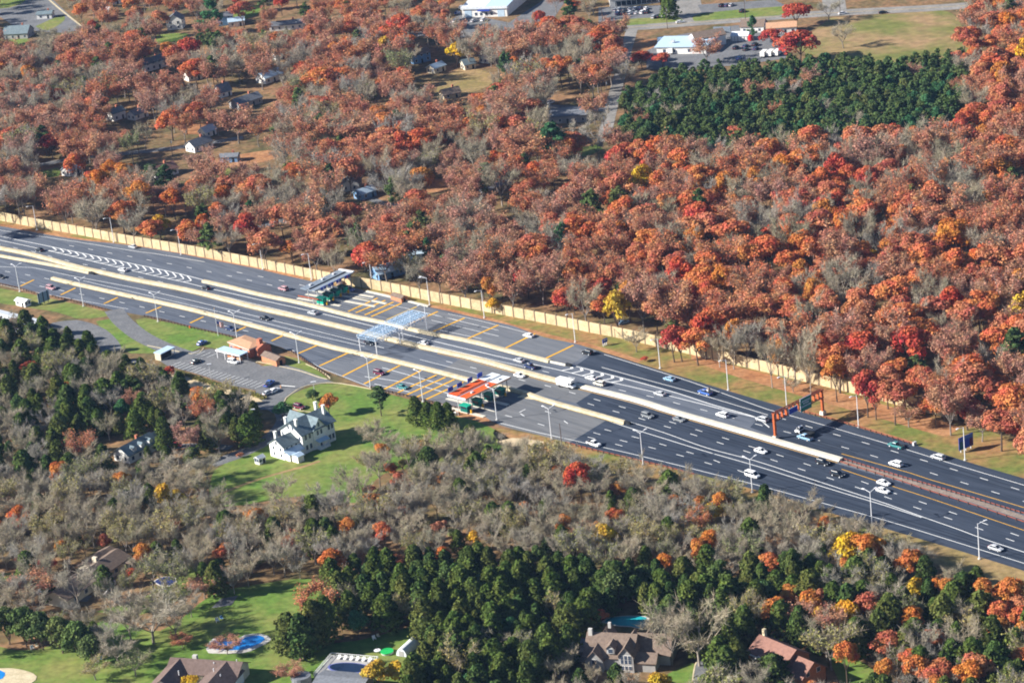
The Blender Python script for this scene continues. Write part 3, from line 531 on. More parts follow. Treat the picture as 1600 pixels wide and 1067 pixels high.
part('gutter', MB().box((0, 0, 5.6), (LL-.1, 1.0, .2)), grey_roof, t); part('fascia', MB().box((-LL/2-.12, 0, 5.75), (.2, W1, .7)), white_roof, t); part('fascia', MB().box((0, -W1/2-.1, 5.78), (LL, .16, .5)), salmon, t); part('conduit', MB().box((-1, 1.1, 6.05), (LL*.68, .18, .14)), shingle_t, t)
for x in (-6, 1.5, 7.5): part('roof_unit', MB().box((x, -2.4, 6.2), (1.1, .8, .5)), galv, t)
xb = [-LL*.43, -LL*.17, LL*.09, LL*.335]
for x in xb:
    for y in (-2.6, 2.6): part('column', MB().tube((x+1.2, y, 0), (x+1.2, y, 5.6), .16, .16), galv, t)
part('column', MB().tube((LL/2-.4, -2.6, 0), (LL/2-.4, -2.6, 5.6), .14, .14), dark, t)
for x in (-LL*.4, -LL*.2, LL*.03, LL*.25):
    k = part('lane_sign', MB().box((x, W1/2+.6, 7.0), (2.4, .18, 1.5)), sign_blue, t); part('sign_bracket', MB().bar((x, W1/2+.6, 6.2), (x, W1/2-.4, 5.9), .12), galv, k)
    part('lane_marker', MB().box((x-.5, W1/2+.72, 7.0), (.7, .04, .9)), sign_text, k)
for i, x in enumerate(xb): booth(at(c1, r1, x, -2.2), r1, ('dark green toll booth at the open left end of the orange canopy', 'dark green toll booth second from the left under the orange canopy', 'dark green toll booth under the right half of the orange roof', 'green toll booth with pale front under the white roof')[i], 'booths under the orange canopy', 1.1, bo2)
for i, x in enumerate(xb[:3]):
    a, b = at(c1, r1, x, 13), at(c1, r1, x, -11); mb = MB(); profile(mb, [a, b], [(-.8, 0), (-.8, .22), (.8, .22), (.8, 0)]); solo('toll_island', mb, concrete_new, ('white toll island at the lower edge of the orange plaza', 'white toll island between the two middle orange-canopy lanes', 'white toll island under the orange and white joint')[i], 'island')
t = thing('toll_cabinet', 'small white service cabinets at the road edge left of the lower booths', 'cabinet', at(c1, r1, -LL/2-3, 2)); part('cabinet', MB().box((0, 0, .9), (1.6, 1.2, 1.8)), white_wall, t); part('cabinet', MB().box((2.2, -1.5, .6), (1.2, 1.2, 1.2)), white_wall, t); part('pipe', MB().tube((3.4, -2, 0), (3.4, -2, 2.4), .12, .12), pole_white, t)
# upper plaza: grey roof
a_, c_ = G(474, 449.5, 6), G(546, 426.5, 6); c2 = (a_+c_)/2; c2.z = 0; r2 = R(49); L2 = 22.5
t = thing('toll_canopy', 'toll plaza canopy with a long grey roof beside the sound wall', 'canopy', c2, r2)
for s in (-1, 1): part('roof_panel', slab(MB(), -L2/2, L2/2, s*.4, s*3.9, 5.85, 6.05), grey_roof, t)
part('ridge', MB().box((0, 0, 6.0), (L2*.96, .8, .5)), grey_roof, t); part('gutter', MB().box((0, -.75, 5.95), (L2*.94, .4, .3)), dark, t)
part('end_cap', MB().box((L2/2+.5, 0, 6.1), (1.0, 7.8, .4)), white_roof, t); part('fascia', MB().box((0, -4.0, 5.8), (L2, .15, .55)), grey_roof, t)
for i, x in enumerate((-6.6, -2.3, 2.3, 7.4)):
    k = part('lane_sign', MB().box((x, -4.3, 5.6), (2.8, .16, 1.3)), sign_blue, t); part('lane_marker', MB().box((x, -4.4, 5.6), (.5, .04, .8)), sign_text if i < 3 else redlens, k)
for x in (-7, 0, 6.5): part('roof_unit', MB().box((x, 2.0, 6.35), (1.3, .9, .6)), galv, t)
xb2 = [-9.6, -4.8, -.4, 4.0]
for x in xb2+[9.4]:
    for y in (-2.8, 2.6): part('column', MB().tube((x+1.1, y, 0), (x+1.1, y, 5.6), .15, .15), galv, t)
part('gate_beam', MB().bar((-L2/2-1.0, 4.5, 3.1), (-L2/2-.8, -6.0, 3.0), .3), rust, t); part('gate_post', MB().tube((-L2/2-1, -3.5, 0), (-L2/2-1, -3.5, 3), .12, .12), galv, t)
for i, x in enumerate(xb2): booth(at(c2, r2, x, -4.4 if i else -5.4), r2, ('bright teal toll booth lowest in its row, on the cream barrier', 'bright teal toll booth second up the row under the grey canopy', 'bright teal toll booth third up the row under the grey canopy', 'bright teal toll booth nearest the shade under the grey canopy')[i], 'booths under the grey canopy', 1.15)
for i, (x, ln) in enumerate(((-8.3, 14), (-3.4, 28), (.8, 22), (4.6, 20))):
    a, b = at(c2, r2, x, 9), at(c2, r2, x, -ln); mb = MB(); profile(mb, [a, b], [(-.65, 0), (-.65, .22), (.65, .22), (.65, 0)]); solo('toll_island', mb, concrete_new, ('short white toll island beside the cream barrier at the upper booths', 'long white toll island trailing from the second teal booth', 'white toll island in the upper canopy shade', 'blue shaded toll island nearest the parked pickup')[i], 'island')
island(547, 463, 604, 475, 'wide white kerb strip running out from the upper canopy shade', 1.3)
P = smooth(gp([(573, 456), (600, 462), (640, 472), (670, 479.5)]), 3); mb = MB(); profile(mb, P, [(-.5, 0), (-.5, .5), (.5, .5), (.5, 0)]); solo('concrete_barrier', mb, concrete_new, 'low white kerb wall under the brown shed at the sound wall', 'barrier')
t = thing('equipment_shed', 'low brown-roofed brick shed at the foot of the sound wall', 'shed', G(624, 469), R(-52)); part('wall', MB().gable_wall(-3.4, 3.4, -1.5, 1.5, 0, 1.7, 2.4), brick2, t); part('roof', MB().gable_roof(-3.4, 3.4, -1.5, 1.5, 1.7, 2.4, .2, .15), shingle_t, t); part('door', MB().box((3.43, 0, .85), (.06, .9, 1.6)), dark, t)
t = thing('gravel_heap', 'rounded brown mound on the slab behind the teal booths', 'mound', G(534, 445)); mb = MB()
for i in range(5): mb.tube((0, 0, i*.35), (0, 0, i*.35+.35), 2.0*(1-(i/5)**2)**.5, 2.0*(1-((i+1)/5)**2)**.5 if i < 4 else .3, 12)
part('mound', mb, shingle, t); part('slab', MB().box((1, -1, .2), (6, 3.4, .4)), concrete, t)
# open road tolling gantry
q = [G(566, 549), G(591, 554), G(668, 519), G(640, 513)]; oc = sum(q, Vector())/4; ro = R(46.5); OL = 27.5; OW = 9.2
t = thing('toll_gantry', 'pale blue lattice toll gantry spanning the express lanes', 'gantry', oc, ro)
for lo_, hi_ in ((-OL/2-.6, -1.6), (.6, OL/2+.6)):
    g1, g2, g3 = MB(), MB(), MB(); nx = 9; ny = 8
    for i in range(nx+1):
        x = lo_+(hi_-lo_)*i/nx
        for z, g in ((5.9, g1), (6.9, g1)): g.bar((x, -OW/2, z), (x, OW/2, z), .10)
        for y in (-OW/2, 0, OW/2): g2.bar((x, y, 5.9), (x, y, 6.9), .12)
        if i < nx:
            for y in (-OW/2, OW/2): g2.bar((x, y, 5.9 if i % 2 else 6.9), (x+(hi_-lo_)/nx, y, 6.9 if i % 2 else 5.9), .1)
    for j in range(ny+1):
        y = -OW/2+OW*j/ny
        for z in (5.9, 6.9): g1.bar((lo_, y, z+.02), (hi_, y, z+.02), .16 if j in (0, ny) else .085)
    part('lattice_deck', g1, sky_blue, t); part('truss_web', g2, pole_white, t)
    for y in (-1.2, 2.6): part('walkway', MB().box(((lo_+hi_)/2, y, 7.02), (hi_-lo_, .4, .05)), sky_blue, t)
for x in (-OL/2, -1.2, .4, OL/2):
    for y in (-OW/2+.3, OW/2-.3): part('column', MB().tube((x, y, 0), (x, y, 5.9), .2, .17), pole_white, t)
part('antenna_bar', MB().bar((OL/2-2, -OW/2-.3, 5.5), (-OL/2+2, -OW/2-.3, 5.5), .25), pole_white, t)
for k in range(6): part('camera_box', MB().box((-11+k*4.4, -OW/2-.6, 5.2), (.5, .7, .4)), white_wall, t)
# rust sign gantry
p0, p1 = G(1212, 685.6), G(1286, 648); gl_ = (p1-p0).length; rg = ang(p0, p1)
t = thing('sign_gantry', 'rust coloured truss gantry carrying signs over the upper carriageway', 'gantry', p0, rg)
for x in (0, gl_): part('column', MB().box((x, 0, 4.7), (.85, .7, 8.6)), rust, t)
part('pedestal', MB().box((gl_, 0, .7), (1.9, 1.7, 1.5), 0, .85), concrete_new, t); part('pedestal', MB().box((0, 0, .6), (1.6, 1.5, 1.2), 0, .9), concrete_new, t)
for z in (6.35, 9.0):
    for y in (-.5, .5): part('chord', MB().box((gl_/2, y, z), (gl_+.8, .28, .34)), rust_rail, t)
for k in range(1, 12):
    x = gl_*k/12
    part('strut', MB().box((x, 0, 7.68), (.42, .9, 2.4)), rust, t)
sg = part('sign_panel', MB().box((gl_*.62, -.95, 7.55), (5.3, .16, 4.5)), sign_green, t); sg['label'] = 'large green sign panel'
tx = MB()
for k, (zz, n_) in enumerate(((8.7, 7), (7.9, 5), (6.9, 8))):
    for i in range(n_): tx.box((gl_*.62-.30*n_+.6*i+.3, -1.06, zz), (.34, .04, .42 if i % 3 else .52))
part('lettering', tx, sign_text, sg); part('sign_border', MB().box((gl_*.62, -.9, 7.55), (5.5, .1, 4.7)), sign_text, sg)
sb = part('sign_panel', MB().box((gl_*.36, -.85, 7.3), (3.9, .14, 1.7)), sign_blue, t); sb['label'] = 'small blue sign panel with a white border'; part('sign_border', MB().box((gl_*.36, -.8, 7.3), (4.4, .1, 2.2)), sign_text, sb)
def panel_sign(label, p, r, w_, h, z0, m_, back=False):
    t = thing('road_sign', label, 'sign', p, r)
    for k in range(3): part('post', MB().box((-w_*.35+w_*.35*k, .2, (z0+h*.9)/2), (.22, .25, z0+h*.9)), galv if not back else dark, t)
    return t, part('sign_panel', MB().box((0, 0, z0+h/2), (w_, .12, h)), m_, t)
a, b = G(1500, 708), G(1520, 699.5); t, s = panel_sign('large dark blue and green roadside sign behind the last upper lamp', (a+b)/2, ang(a, b), 6.2, 4.3, .9, sign_blue)
part('header_strip', MB().box((0, -.09, 4.55), (6.0, .05, 1.0)), mat('sign_header', (.05, .14, .45), .5, .02), s); part('colour_block', MB().box((-2.2, -.1, 2.4), (1.5, .06, 2.6)), mat('sign_teal', (.01, .10, .14), .5, .02), s); part('colour_block', MB().box((2.2, -.1, 2.4), (1.3, .06, 2.6)), mat('sign_maroon', (.08, .01, .06), .5, .02), s)
a, b = G(61, 478), G(79, 471); t, s = panel_sign('blue grey back of a big sign on dark braces by the left road', (a+b)/2, ang(a, b), 5.6, 4.2, .9, sign_back, True)
for k in (-2.5, -.3, 1.9): part('brace', MB().box((k, -.14, 3.1), (.3, .14, 4.3)), dark, s)
a = G(946, 540); t, s = panel_sign('small tilted blue sign on the green verge above the dark car', a, R(40), 2.4, 1.5, 1.2, sign_blue); part('lettering', MB().box((0, -.09, 2.2), (1.6, .04, .3)), sign_text, s)
# guard arm and street signs near the lot
t = thing('barrier_arm', 'white and pink barrier arm across the lot entrance', 'barrier', G(439, 606), R(-28)); part('arm', MB().box((3, 0, 1.0), (6, .14, .2)), white_paint, t); part('post', MB().box((0, 0, .55), (.4, .4, 1.1)), salmon, t)
# ---------------------------------------------------------------- vehicles
def loft(secs):
    """secs: (x, zbottom, ztop, halfwidth): rounded-shoulder body through the sections"""
    mb = MB(); vs = []
    for x, zb, zt, hw in secs:
        m_ = zb+(zt-zb)*.55
        vs += [(x, -hw*.92, zb), (x, -hw, m_), (x, -hw*.93, zt-.06), (x, -hw*.8, zt), (x, hw*.8, zt), (x, hw*.93, zt-.06), (x, hw, m_), (x, hw*.92, zb)]
    n = len(secs); fs = [(i*8+j, i*8+(j+1) % 8, (i+1)*8+(j+1) % 8, (i+1)*8+j) for i in range(n-1) for j in range(8)]
    fs += [tuple(range(8))[::-1], tuple(range((n-1)*8, n*8))]; mb.add(vs, fs); return mb
def cabin(b0, b1, t0, t1, zb, zt, hb, ht):
    mb = MB(); mb.add([(b0, -hb, zb), (b1, -hb, zb), (b1, hb, zb), (b0, hb, zb), (t0, -ht, zt), (t1, -ht, zt), (t1, ht, zt), (t0, ht, zt)], [(4, 5, 6, 7), (0, 1, 5, 4), (1, 2, 6, 5), (2, 3, 7, 6), (3, 0, 4, 7)])
    rf = MB(); rf.box(((t0+t1)/2, 0, zt+.035), (t1-t0+.16, ht*2+.06, .09), 0, .93)
    for s in (-1, 1):      # pillars
        for bx, tx in ((b0, t0), (b1, t1), ((b0+b1)/2, (t0+t1)/2)): rf.bar((bx, s*hb, zb), (tx, s*ht, zt), .1)
    return mb, rf
SPEC = {'sedan': ([(-2.35, .4, .78, .78), (-2.2, .25, .98, .86), (-1.3, .22, 1.02, .9), (.8, .22, .98, .9), (1.9, .24, .84, .87), (2.3, .36, .68, .76)], (-1.95, 1.15, -1.2, .3, .96, 1.44, .8, .62), (-1.4, 1.42), .33),
        'suv': ([(-2.4, .45, .95, .84), (-2.25, .3, 1.12, .93), (-1.3, .28, 1.14, .95), (.9, .28, 1.1, .95), (2.05, .3, 1.0, .92), (2.4, .45, .82, .82)], (-2.25, 1.3, -2.0, .45, 1.08, 1.74, .85, .7), (-1.45, 1.5), .38),
        'van': ([(-2.6, .4, 1.0, .9), (-2.5, .3, 1.2, .97), (-1.3, .28, 1.2, .98), (1.2, .28, 1.15, .98), (2.3, .3, 1.0, .95), (2.6, .42, .8, .85)], (-2.5, 1.75, -2.4, .9, 1.14, 1.95, .9, .78), (-1.6, 1.65), .37),
        'pickup': ([(-2.85, .5, 1.0, .88), (-2.8, .4, 1.1, .95), (-1.4, .38, 1.1, .97), (1.0, .38, 1.12, .97), (2.5, .4, 1.05, .95), (2.85, .5, .85, .85)], (-.75, 1.45, -.45, .7, 1.08, 1.8, .86, .72), (-1.8, 1.85), .42)}
_car = {}
def carset(k):
    if k not in _car:
        b, c, ax, wr = SPEC[k]; cb, rf = cabin(*c); bm = loft(b)
        wmsh = MB().tube((0, -.12, 0), (0, .12, 0), wr, wr, 14); hub = MB().tube((0, -.14, 0), (0, .14, 0), wr*.55, wr*.55, 10)
        xf, xr = b[-1][0], b[0][0]
        _car[k] = dict(body=bm.mesh('body', white_paint), cabin=cb.mesh('cabin_glass', glass), roof=rf.mesh('roof', white_paint), wheel=wmsh.mesh('wheel', tyre), rim=hub.mesh('rim', chrome),
                       head=MB().box((xf-.06, .6, .68 if k == 'sedan' else .82), (.14, .34, .16)).mesh('headlight', chrome), tail=MB().box((xr+.03, .62, .84 if k == 'sedan' else .98), (.1, .3, .2)).mesh('taillight', redlens), ax=ax, wr=wr, hw=b[2][3])
        if k == 'pickup': _car[k]['bed'] = MB().box((-1.8, 0, 1.02), (1.8, 1.55, .2)).mesh('load_bed', dark)
    return _car[k]
PAINT = {}
def paint(nm, c, met=0.0):
    if nm not in PAINT: PAINT[nm] = mat('paint_'+nm, c, .32, .02, .5, spec=.55, metal=met)
    return PAINT[nm]
CC = dict(white=(.82, .82, .82), silver=(.46, .47, .49), grey=(.20, .21, .22), black=(.012, .013, .016), navy=(.02, .035, .11), blue=(.05, .13, .42), ltblue=(.25, .42, .58), green=(.02, .07, .06), teal=(.05, .22, .22), maroon=(.14, .02, .045), red=(.5, .02, .02), pink=(.48, .26, .28), beige=(.62, .58, .48), darkgreen=(.012, .03, .025))
def slot(o, m_): o.material_slots[0].link = 'OBJECT'; o.material_slots[0].material = m_
_m1 = [p for p in M1]
def heading(p):
    i = min(range(1, len(_m1)-1), key=lambda k: (_m1[k]-p).length); return ang(_m1[i-1], _m1[i+1])
def car(x, y, kind, col, label, rz=None, west=False, name=None, group=None):
    p = G(x, y)+Vector((0, 0, .05)); r = heading(p) if rz is None else R(rz)
    if west: r += math.pi
    c = carset(kind); t = thing(name or {'sedan': 'car', 'suv': 'suv', 'van': 'van', 'pickup': 'pickup_truck'}[kind], label, {'sedan': 'car', 'suv': 'car', 'van': 'van', 'pickup': 'pickup truck'}[kind], p, r, group)
    pm = paint(col, CC[col]); o = link('body', c['body'], t); slot(o, pm); link('cabin_glass', c['cabin'], t); o = link('roof', c['roof'], t); slot(o, pm)
    for ax in c['ax']:
        for s in (-1, 1): k = link('wheel', c['wheel'], t, ((ax if ax != c['ax'][0] or True else ax), s*(c['hw']-.1), c['wr'])); link('rim', c['rim'], k)
    link('headlight', c['head'], t); link('headlight', c['head'], t, (0, -1.2, 0)); link('taillight', c['tail'], t); link('taillight', c['tail'], t, (0, -1.24, 0))
    if kind == 'pickup': link('load_bed', c['bed'], t)
    return t
W_ = True
CARS = [(62, 392.5, 'sedan', 'black', 'black car entering the striped gore at the left, far carriageway', W_), (208, 387.5, 'sedan', 'silver', 'silver car close under the sound wall on the far shoulder lane', W_), (192, 424, 'sedan', 'white', 'white car directly below the chevron stripes', W_), (322, 452, 'sedan', 'black', 'black car beside the pointed start of the upper cream barrier', W_), (2, 434.5, 'sedan', 'black', 'dark car cut by the left picture edge', False), (80, 452, 'suv', 'pink', 'pinkish car above the blue sign back', False), (443, 453.5, 'suv', 'pink', 'dusty pink car leaving the upper green toll booths', W_), (489, 491, 'sedan', 'silver', 'silver car passing below the teal toll booths', W_), (415, 499.5, 'sedan', 'black', 'black car alone on the express lanes left of the teal booths', False), (360, 515.5, 'sedan', 'navy', 'dark blue car beside the flagpole', False),
        (578, 538, 'sedan', 'black', 'black car under the near end of the lattice gantry', False), (661, 538.5, 'sedan', 'white', 'white car in the shadow of the lattice gantry', W_), (593, 585, 'suv', 'maroon', 'maroon car on the crosshatched toll approach', False), (629, 607, 'sedan', 'teal', 'dark teal car on the yellow bars near the guardrail', False), (811, 565.5, 'sedan', 'silver', 'silver car just left of the dark blue pickup', W_), (829, 575.5, 'pickup', 'navy', 'dark blue pickup beyond the express barrier near the ambulance', W_), (812, 589, 'sedan', 'white', 'white car between orange plaza shadow and median barrier', False), (937, 602, 'suv', 'beige', 'cream coloured car across the barrier from the box truck', W_), (924, 593, 'sedan', 'white', 'white car touching the fat chevron stripes', W_), (826, 526.5, 'sedan', 'white', 'white car crossing the end of a yellow bar below the wall', W_),
        (918, 553.5, 'suv', 'black', 'black car at the seam where the dark paving starts', W_), (1046, 594.5, 'sedan', 'ltblue', 'light blue car on the new dark paving', W_), (1102, 616, 'pickup', 'blue', 'blue pickup with junk in its bed beside the open grass', W_), (1031, 617.5, 'sedan', 'silver', 'silver car between the converging white lines', W_), (1012, 652, 'suv', 'grey', 'grey car just past the lower barrier end', False), (1061, 657.5, 'sedan', 'grey', 'dark grey car following beside the median right of another grey car', False), (1129, 651, 'suv', 'white', 'white car beside the median before the merge point', W_), (1191, 658, 'suv', 'silver', 'silver car at the merge left of the sign gantry', W_), (1189, 707, 'sedan', 'white', 'white car below the median barrier left of the gantry foot', False), (928, 696, 'pickup', 'white', 'white pickup at the shoulder near the wooden pole', False),
        (1176, 745, 'van', 'white', 'white van behind a lamp post on the near lanes', False), (1258, 686.5, 'pickup', 'ltblue', 'pale blue pickup in the gantry shadow', W_), (1286, 725.5, 'suv', 'black', 'black car by the white median end, upper of two', False), (1309, 744, 'suv', 'black', 'black car by the white median end, lower of two', False), (1381, 757, 'sedan', 'white', 'white car nearer the yellow line, upper of the pair', False), (1380, 769, 'sedan', 'white', 'white car on the dashed line, lower of the pair', False), (1400, 699, 'pickup', 'teal', 'teal pickup near the guardrail end', W_), (1400, 727.5, 'suv', 'white', 'white car on the far carriageway beside the yellow line', W_), (1466, 717, 'suv', 'silver', 'silver car on the edge line near the dark roadside sign', W_), (1556, 859, 'sedan', 'silver', 'silver blue car in the lower right lane', False)]
for x, y, k, c, lb, we in CARS: car(x, y, k, c, lb, None, we)
o = thing('roof_load', 'heap of pale bundles in the blue pickup bed', 'load', G(1104, 616)+Vector((.3, 0, 1.1)), R(-50)); part('bundle', MB().box((0, 0, .4), (1.2, 1.2, .7), .4), pole_white, o); part('bundle', MB().box((.5, .3, .8), (.7, .8, .5), .1), shingle_t, o)
for x, y, k, c, lb, rz in ((316, 538, 'sedan', 'blue', 'blue car parked at the top of the toll office lot', 50), (307, 567, 'sedan', 'darkgreen', 'dark green car parked alone in the hedge row of bays', 50), (365, 567.5, 'suv', 'white', 'white car in front of the pale blue carport', -40), (421, 602, 'pickup', 'blue', 'blue pickup parked at the end of the hedge', 60), (429, 612.5, 'sedan', 'white', 'white car parked below the blue pickup', 50), (419, 616, 'sedan', 'silver', 'silver car at the tip of the sandy hedge bank', 45), (468, 638, 'suv', 'maroon', 'dark red car on the drive behind the farmhouse', -45), (545, 454.5, 'pickup', 'blue', 'blue pickup parked in the shade of the grey canopy', -45), (270, 690, 'sedan', 'silver', 'silver car by the red car at the small white house', 30), (275, 698, 'sedan', 'red', 'bright red car parked beside the small white house', -10),
                           (1063, 36.5, 'sedan', 'white', 'white car on the pale town road before the side street', 5), (1317, 23, 'sedan', 'white', 'white car on the town road by the dry field', 5), (1380, 21.5, 'sedan', 'black', 'dark car far along the town road above the field', 5), (975, 506, 'sedan', 'ltblue', 'pale blue car among trees behind the sound wall', 20), (462, 352, 'sedan', 'black', 'black car on the shaded lane in the wood', 20), (268, 311, 'sedan', 'navy', 'dark car in the shade of the pines, left house yard', 0), (275, 311, 'van', 'white', 'white van parked beside dark cars under the pines', 0)): car(x, y, k, c, lb, rz)
rng = random.Random(4)
for i, (x, y) in enumerate([(962, 18), (968, 17.5), (976, 17), (985, 16.5), (993, 16), (1001, 15.7), (1010, 15.3), (966, 23.5), (975, 23), (985, 22.5), (995, 22), (1004, 21.5), (1012, 21), (1022, 32-3), (1029, 28), (1036, 27)]):
    cc = rng.choice(['white', 'silver', 'black', 'grey', 'navy', 'white']); car(x, y, rng.choice(['sedan', 'suv']), cc, 'parked car on the sales lot before the glazed showroom', 60, name='parked_car', group='cars on the sales lot')
for x, y, c, lb in ((1128, 11, 'black', 'black car parked above the grass strip, first of three'), (1136, 10.5, 'navy', 'dark blue car parked above the grass strip, middle of three'), (1143, 10, 'silver', 'silver car parked above the grass strip, last of three'), (1150, 77, 'black', 'black car parked right of the white flat-roofed building'), (1165, 74, 'navy', 'dark blue car in the second row of the gravel lot'), (1180, 72, 'black', 'black car at the end of the second lot row'), (1165, 79, 'darkgreen', 'dark green car in the front row of the gravel lot'), (1181, 78, 'navy', 'dark blue car at the end of the front lot row'), (1155, 93, 'blue', 'blue and white car at the edge of the pine wood'), (1160, 19.5, 'black', 'dark car near the hedge on the commercial strip'), (712, 35, 'white', 'white car by the left corner of the warehouse'), (740, 34.5, 'silver', 'silver car before the warehouse front'), (724, 42, 'black', 'black car in front of the warehouse, lower row'), (756, 33, 'white', 'white car before the middle of the warehouse'), (715, 22, 'blue', 'blue car along the side of the warehouse'), (722, 14, 'white', 'white car farther along the warehouse side'), (768, 93, 'white', 'white car beside the yellow lawn house'), (850, 163, 'white', 'white car at the flat grey building'), (861, 162, 'white', 'second white car at the flat grey building corner'), (808, 167, 'blue', 'blue tarped vehicle left of the flat grey building'), (619, 41, 'silver', 'silver car among bare trees left of the warehouse')):
    car(x, y, 'suv' if c in ('black', 'white') else 'sedan', c, lb, 55)
def box_vehicle(x, y, label, L, W, H, rz, west, cabc, name, cat, boxm, cabl=2.2, gap=.15, cabh=2.3):
    p = G(x, y)+Vector((0, 0, .05)); r = heading(p)+(math.pi if west else 0) if rz is None else R(rz); t = thing(name, label, cat, p, r)
    part('cargo_box', MB().box((-cabl/2, 0, .75+(H-.75)/2), (L-cabl-gap, W, H-.75), 0, .98), boxm, t); part('chassis', MB().box((0, 0, .6), (L-.3, W*.7, .3)), dark, t)
    b = loft([(L/2-cabl, .5, cabh*.62, W*.46), (L/2-.9, .5, cabh*.6, W*.46), (L/2, .55, cabh*.45, W*.42)]); o = part('cab', b, paint(cabc, CC[cabc]), t)
    g, rf = cabin(L/2-cabl, L/2-.75, L/2-cabl+.05, L/2-1.25, cabh*.58, cabh, W*.43, W*.38); part('cabin_glass', g, glass, t); part('roof', rf, paint(cabc, CC[cabc]), t)
    wm_ = MB().tube((0, -.15, 0), (0, .15, 0), .48, .48, 14).mesh('wheel', tyre)
    for ax in (-L*.3, L*.32):
        for s in (-1, 1): link('wheel', wm_, t, (ax, s*(W/2-.15), .48))
    return t
t = box_vehicle(885.5, 605, 'large white box truck beside the median barrier', 7.6, 2.4, 3.2, None, False, 'white', 'box_truck', 'truck', white_wall, 2.0, .05)
for k in range(3): part('side_stripe', MB().box((-1.0, -1.23, 1.4+k*.6), (4.6, .03, .07)), sign_text, t)
part('overcab', MB().box((2.4, 0, 2.75), (1.7, 2.2, .8), 0, .95), white_wall, t)
t = box_vehicle(1258, 679.5, 'black flatbed truck with a white cab in the gantry shadow', 7.2, 2.4, 1.35, None, True, 'white', 'flatbed_truck', 'truck', dark, 2.2, .2, 2.6)
for i in range(3): box_vehicle(1195+i*10.5, 88-.8*i, ('white trailer beside the pine wood edge, leftmost of three', 'white trailer beside the pine wood edge, middle of three', 'white trailer beside the pine wood edge, rightmost of three')[i], 7.5, 2.4, 3.0, 62, False, 'white', 'box_trailer', 'trailer', white_wall)
box_vehicle(1052, 83, 'white delivery truck at the white flat building wall', 7, 2.3, 3.0, 60, False, 'white', 'delivery_truck', 'truck', white_wall)
# ---------------------------------------------------------------- buildings
def house(name, label, x, y, rz, L, Wd, ze, zr, wall, roof, cat='house', wins=(), chim=None, door=True, over=.45, hip=False, g=None):
    """plain house, ridge along local x, centred on the ground point; windows on the near sides"""
    t = thing(name, label, cat, G(x, y), R(rz), g)
    if hip: part('wall', MB().box((0, 0, ze/2), (L, Wd, ze)), wall, t); part('roof', MB().hip_roof(-L/2, L/2, -Wd/2, Wd/2, ze, zr), roof, t)
    else: part('wall', MB().gable_wall(-L/2, L/2, -Wd/2, Wd/2, 0, ze, zr), wall, t); part('roof', MB().gable_roof(-L/2, L/2, -Wd/2, Wd/2, ze, zr, over), roof, t)
    rows = [1.5] if ze < 4.2 else [1.6, 4.2]
    for z in rows:
        n = max(2, int(L/3.2))
        for k in range(n):
            xx = -L/2+L*(k+.5)/n
            if door and k == n//2 and z < 2: part('door', MB().box((xx, -Wd/2-.04, 1.05), (1.0, .08, 2.1)), dark, t)
            else: window(t, xx, -Wd/2, z, -90, 1.1, 1.3, white_wall)
        for s in (-1, 1):
            for yy in (-Wd/4, Wd/4): window(t, s*L/2, yy, z, 0 if s > 0 else 180, 1.0, 1.3, white_wall)
    if chim: part('chimney', MB().box((chim[0], chim[1], zr+.2), (.9, .9, 2.2)), chim[2] if len(chim) > 2 else brick, t)
    return t
# white farmhouse
t = thing('farmhouse', 'big white farmhouse with blue slate cross-gabled roof on the lawn', 'house', G(475.5, 710), R(43))
part('wall', MB().gable_wall(0, 14.5, 0, 11, 0, 7.2, 10.7), white_wall, t); part('roof', MB().gable_roof(0, 14.5, 0, 11, 7.2, 10.7, .7, .22), slate, t)
def cross(mbw, mbr, x0, x1, y0, y1, ze, zr, o=.6):
    xm = (x0+x1)/2; mbw.add([(x0, y0, 0), (x1, y0, 0), (x1, y1, 0), (x0, y1, 0), (x0, y0, ze), (x1, y0, ze), (x1, y1, ze), (x0, y1, ze), (xm, y0, zr), (xm, y1, zr)], [(0, 1, 5, 8, 4), (2, 3, 7, 9, 6), (1, 2, 6, 5), (3, 0, 4, 7), (4, 8, 9, 7), (5, 6, 9, 8)])
    k = (zr-ze)/((x1-x0)/2); pr = [(x0-o, ze-k*o), (xm, zr), (x1+o, ze-k*o)]; vs = [(a, y, b+.05+h) for y in (y0-o, y1+o) for h in (0, .22) for a, b in pr]
    mbr.add(vs, [(0, 1, 7, 6), (1, 2, 8, 7), (3, 9, 10, 4), (4, 10, 11, 5), (0, 3, 4, 1), (1, 4, 5, 2), (6, 7, 10, 9), (7, 8, 11, 10), (0, 6, 9, 3), (2, 5, 11, 8)])
wa, ra = MB(), MB(); cross(wa, ra, 4.7, 10.3, -.35, 13.4, 7.0, 10.55); k = part('cross_gable', wa, white_wall, t); part('roof', ra, slate, k)
wa = MB().gable_wall(-6.9, 0, 1.9, 9.4, 0, 4.7, 7.0); k = part('wing', wa, white_wall, t); part('roof', MB().gable_roof(-6.9, .0, 1.9, 9.4, 4.7, 7.0, .5, .2, .35), slate, k)
k = part('lean_to', MB().box((-3.4, .7, 1.2), (6.6, 2.6, 2.4)), white_wall, t)
part('roof', slab(MB(), -7.2, -.03, -.9, 1.85, 2.5, 3.7, .18), blue_roof, k)
k = part('porch_room', MB().box((-4.9, -2.6, 1.15), (2.6, 3.2, 2.3)), white_wall, t); part('roof', MB().gable_roof(-6.2, -3.6, -4.2, -1.0, 2.3, 2.9, .25, .15), blue_roof, k); part('door', MB().box((-3.56, -2.6, 1.0), (.06, .9, 1.9)), dark, k)
k = part('porch', MB().box((7.7, -1.3, .3), (4.6, 2.2, .6)), white_wall, t); part('roof', slab(MB(), 5.3, 10.1, -2.5, -.36, 2.9, 3.4, .2), blue_roof, k)
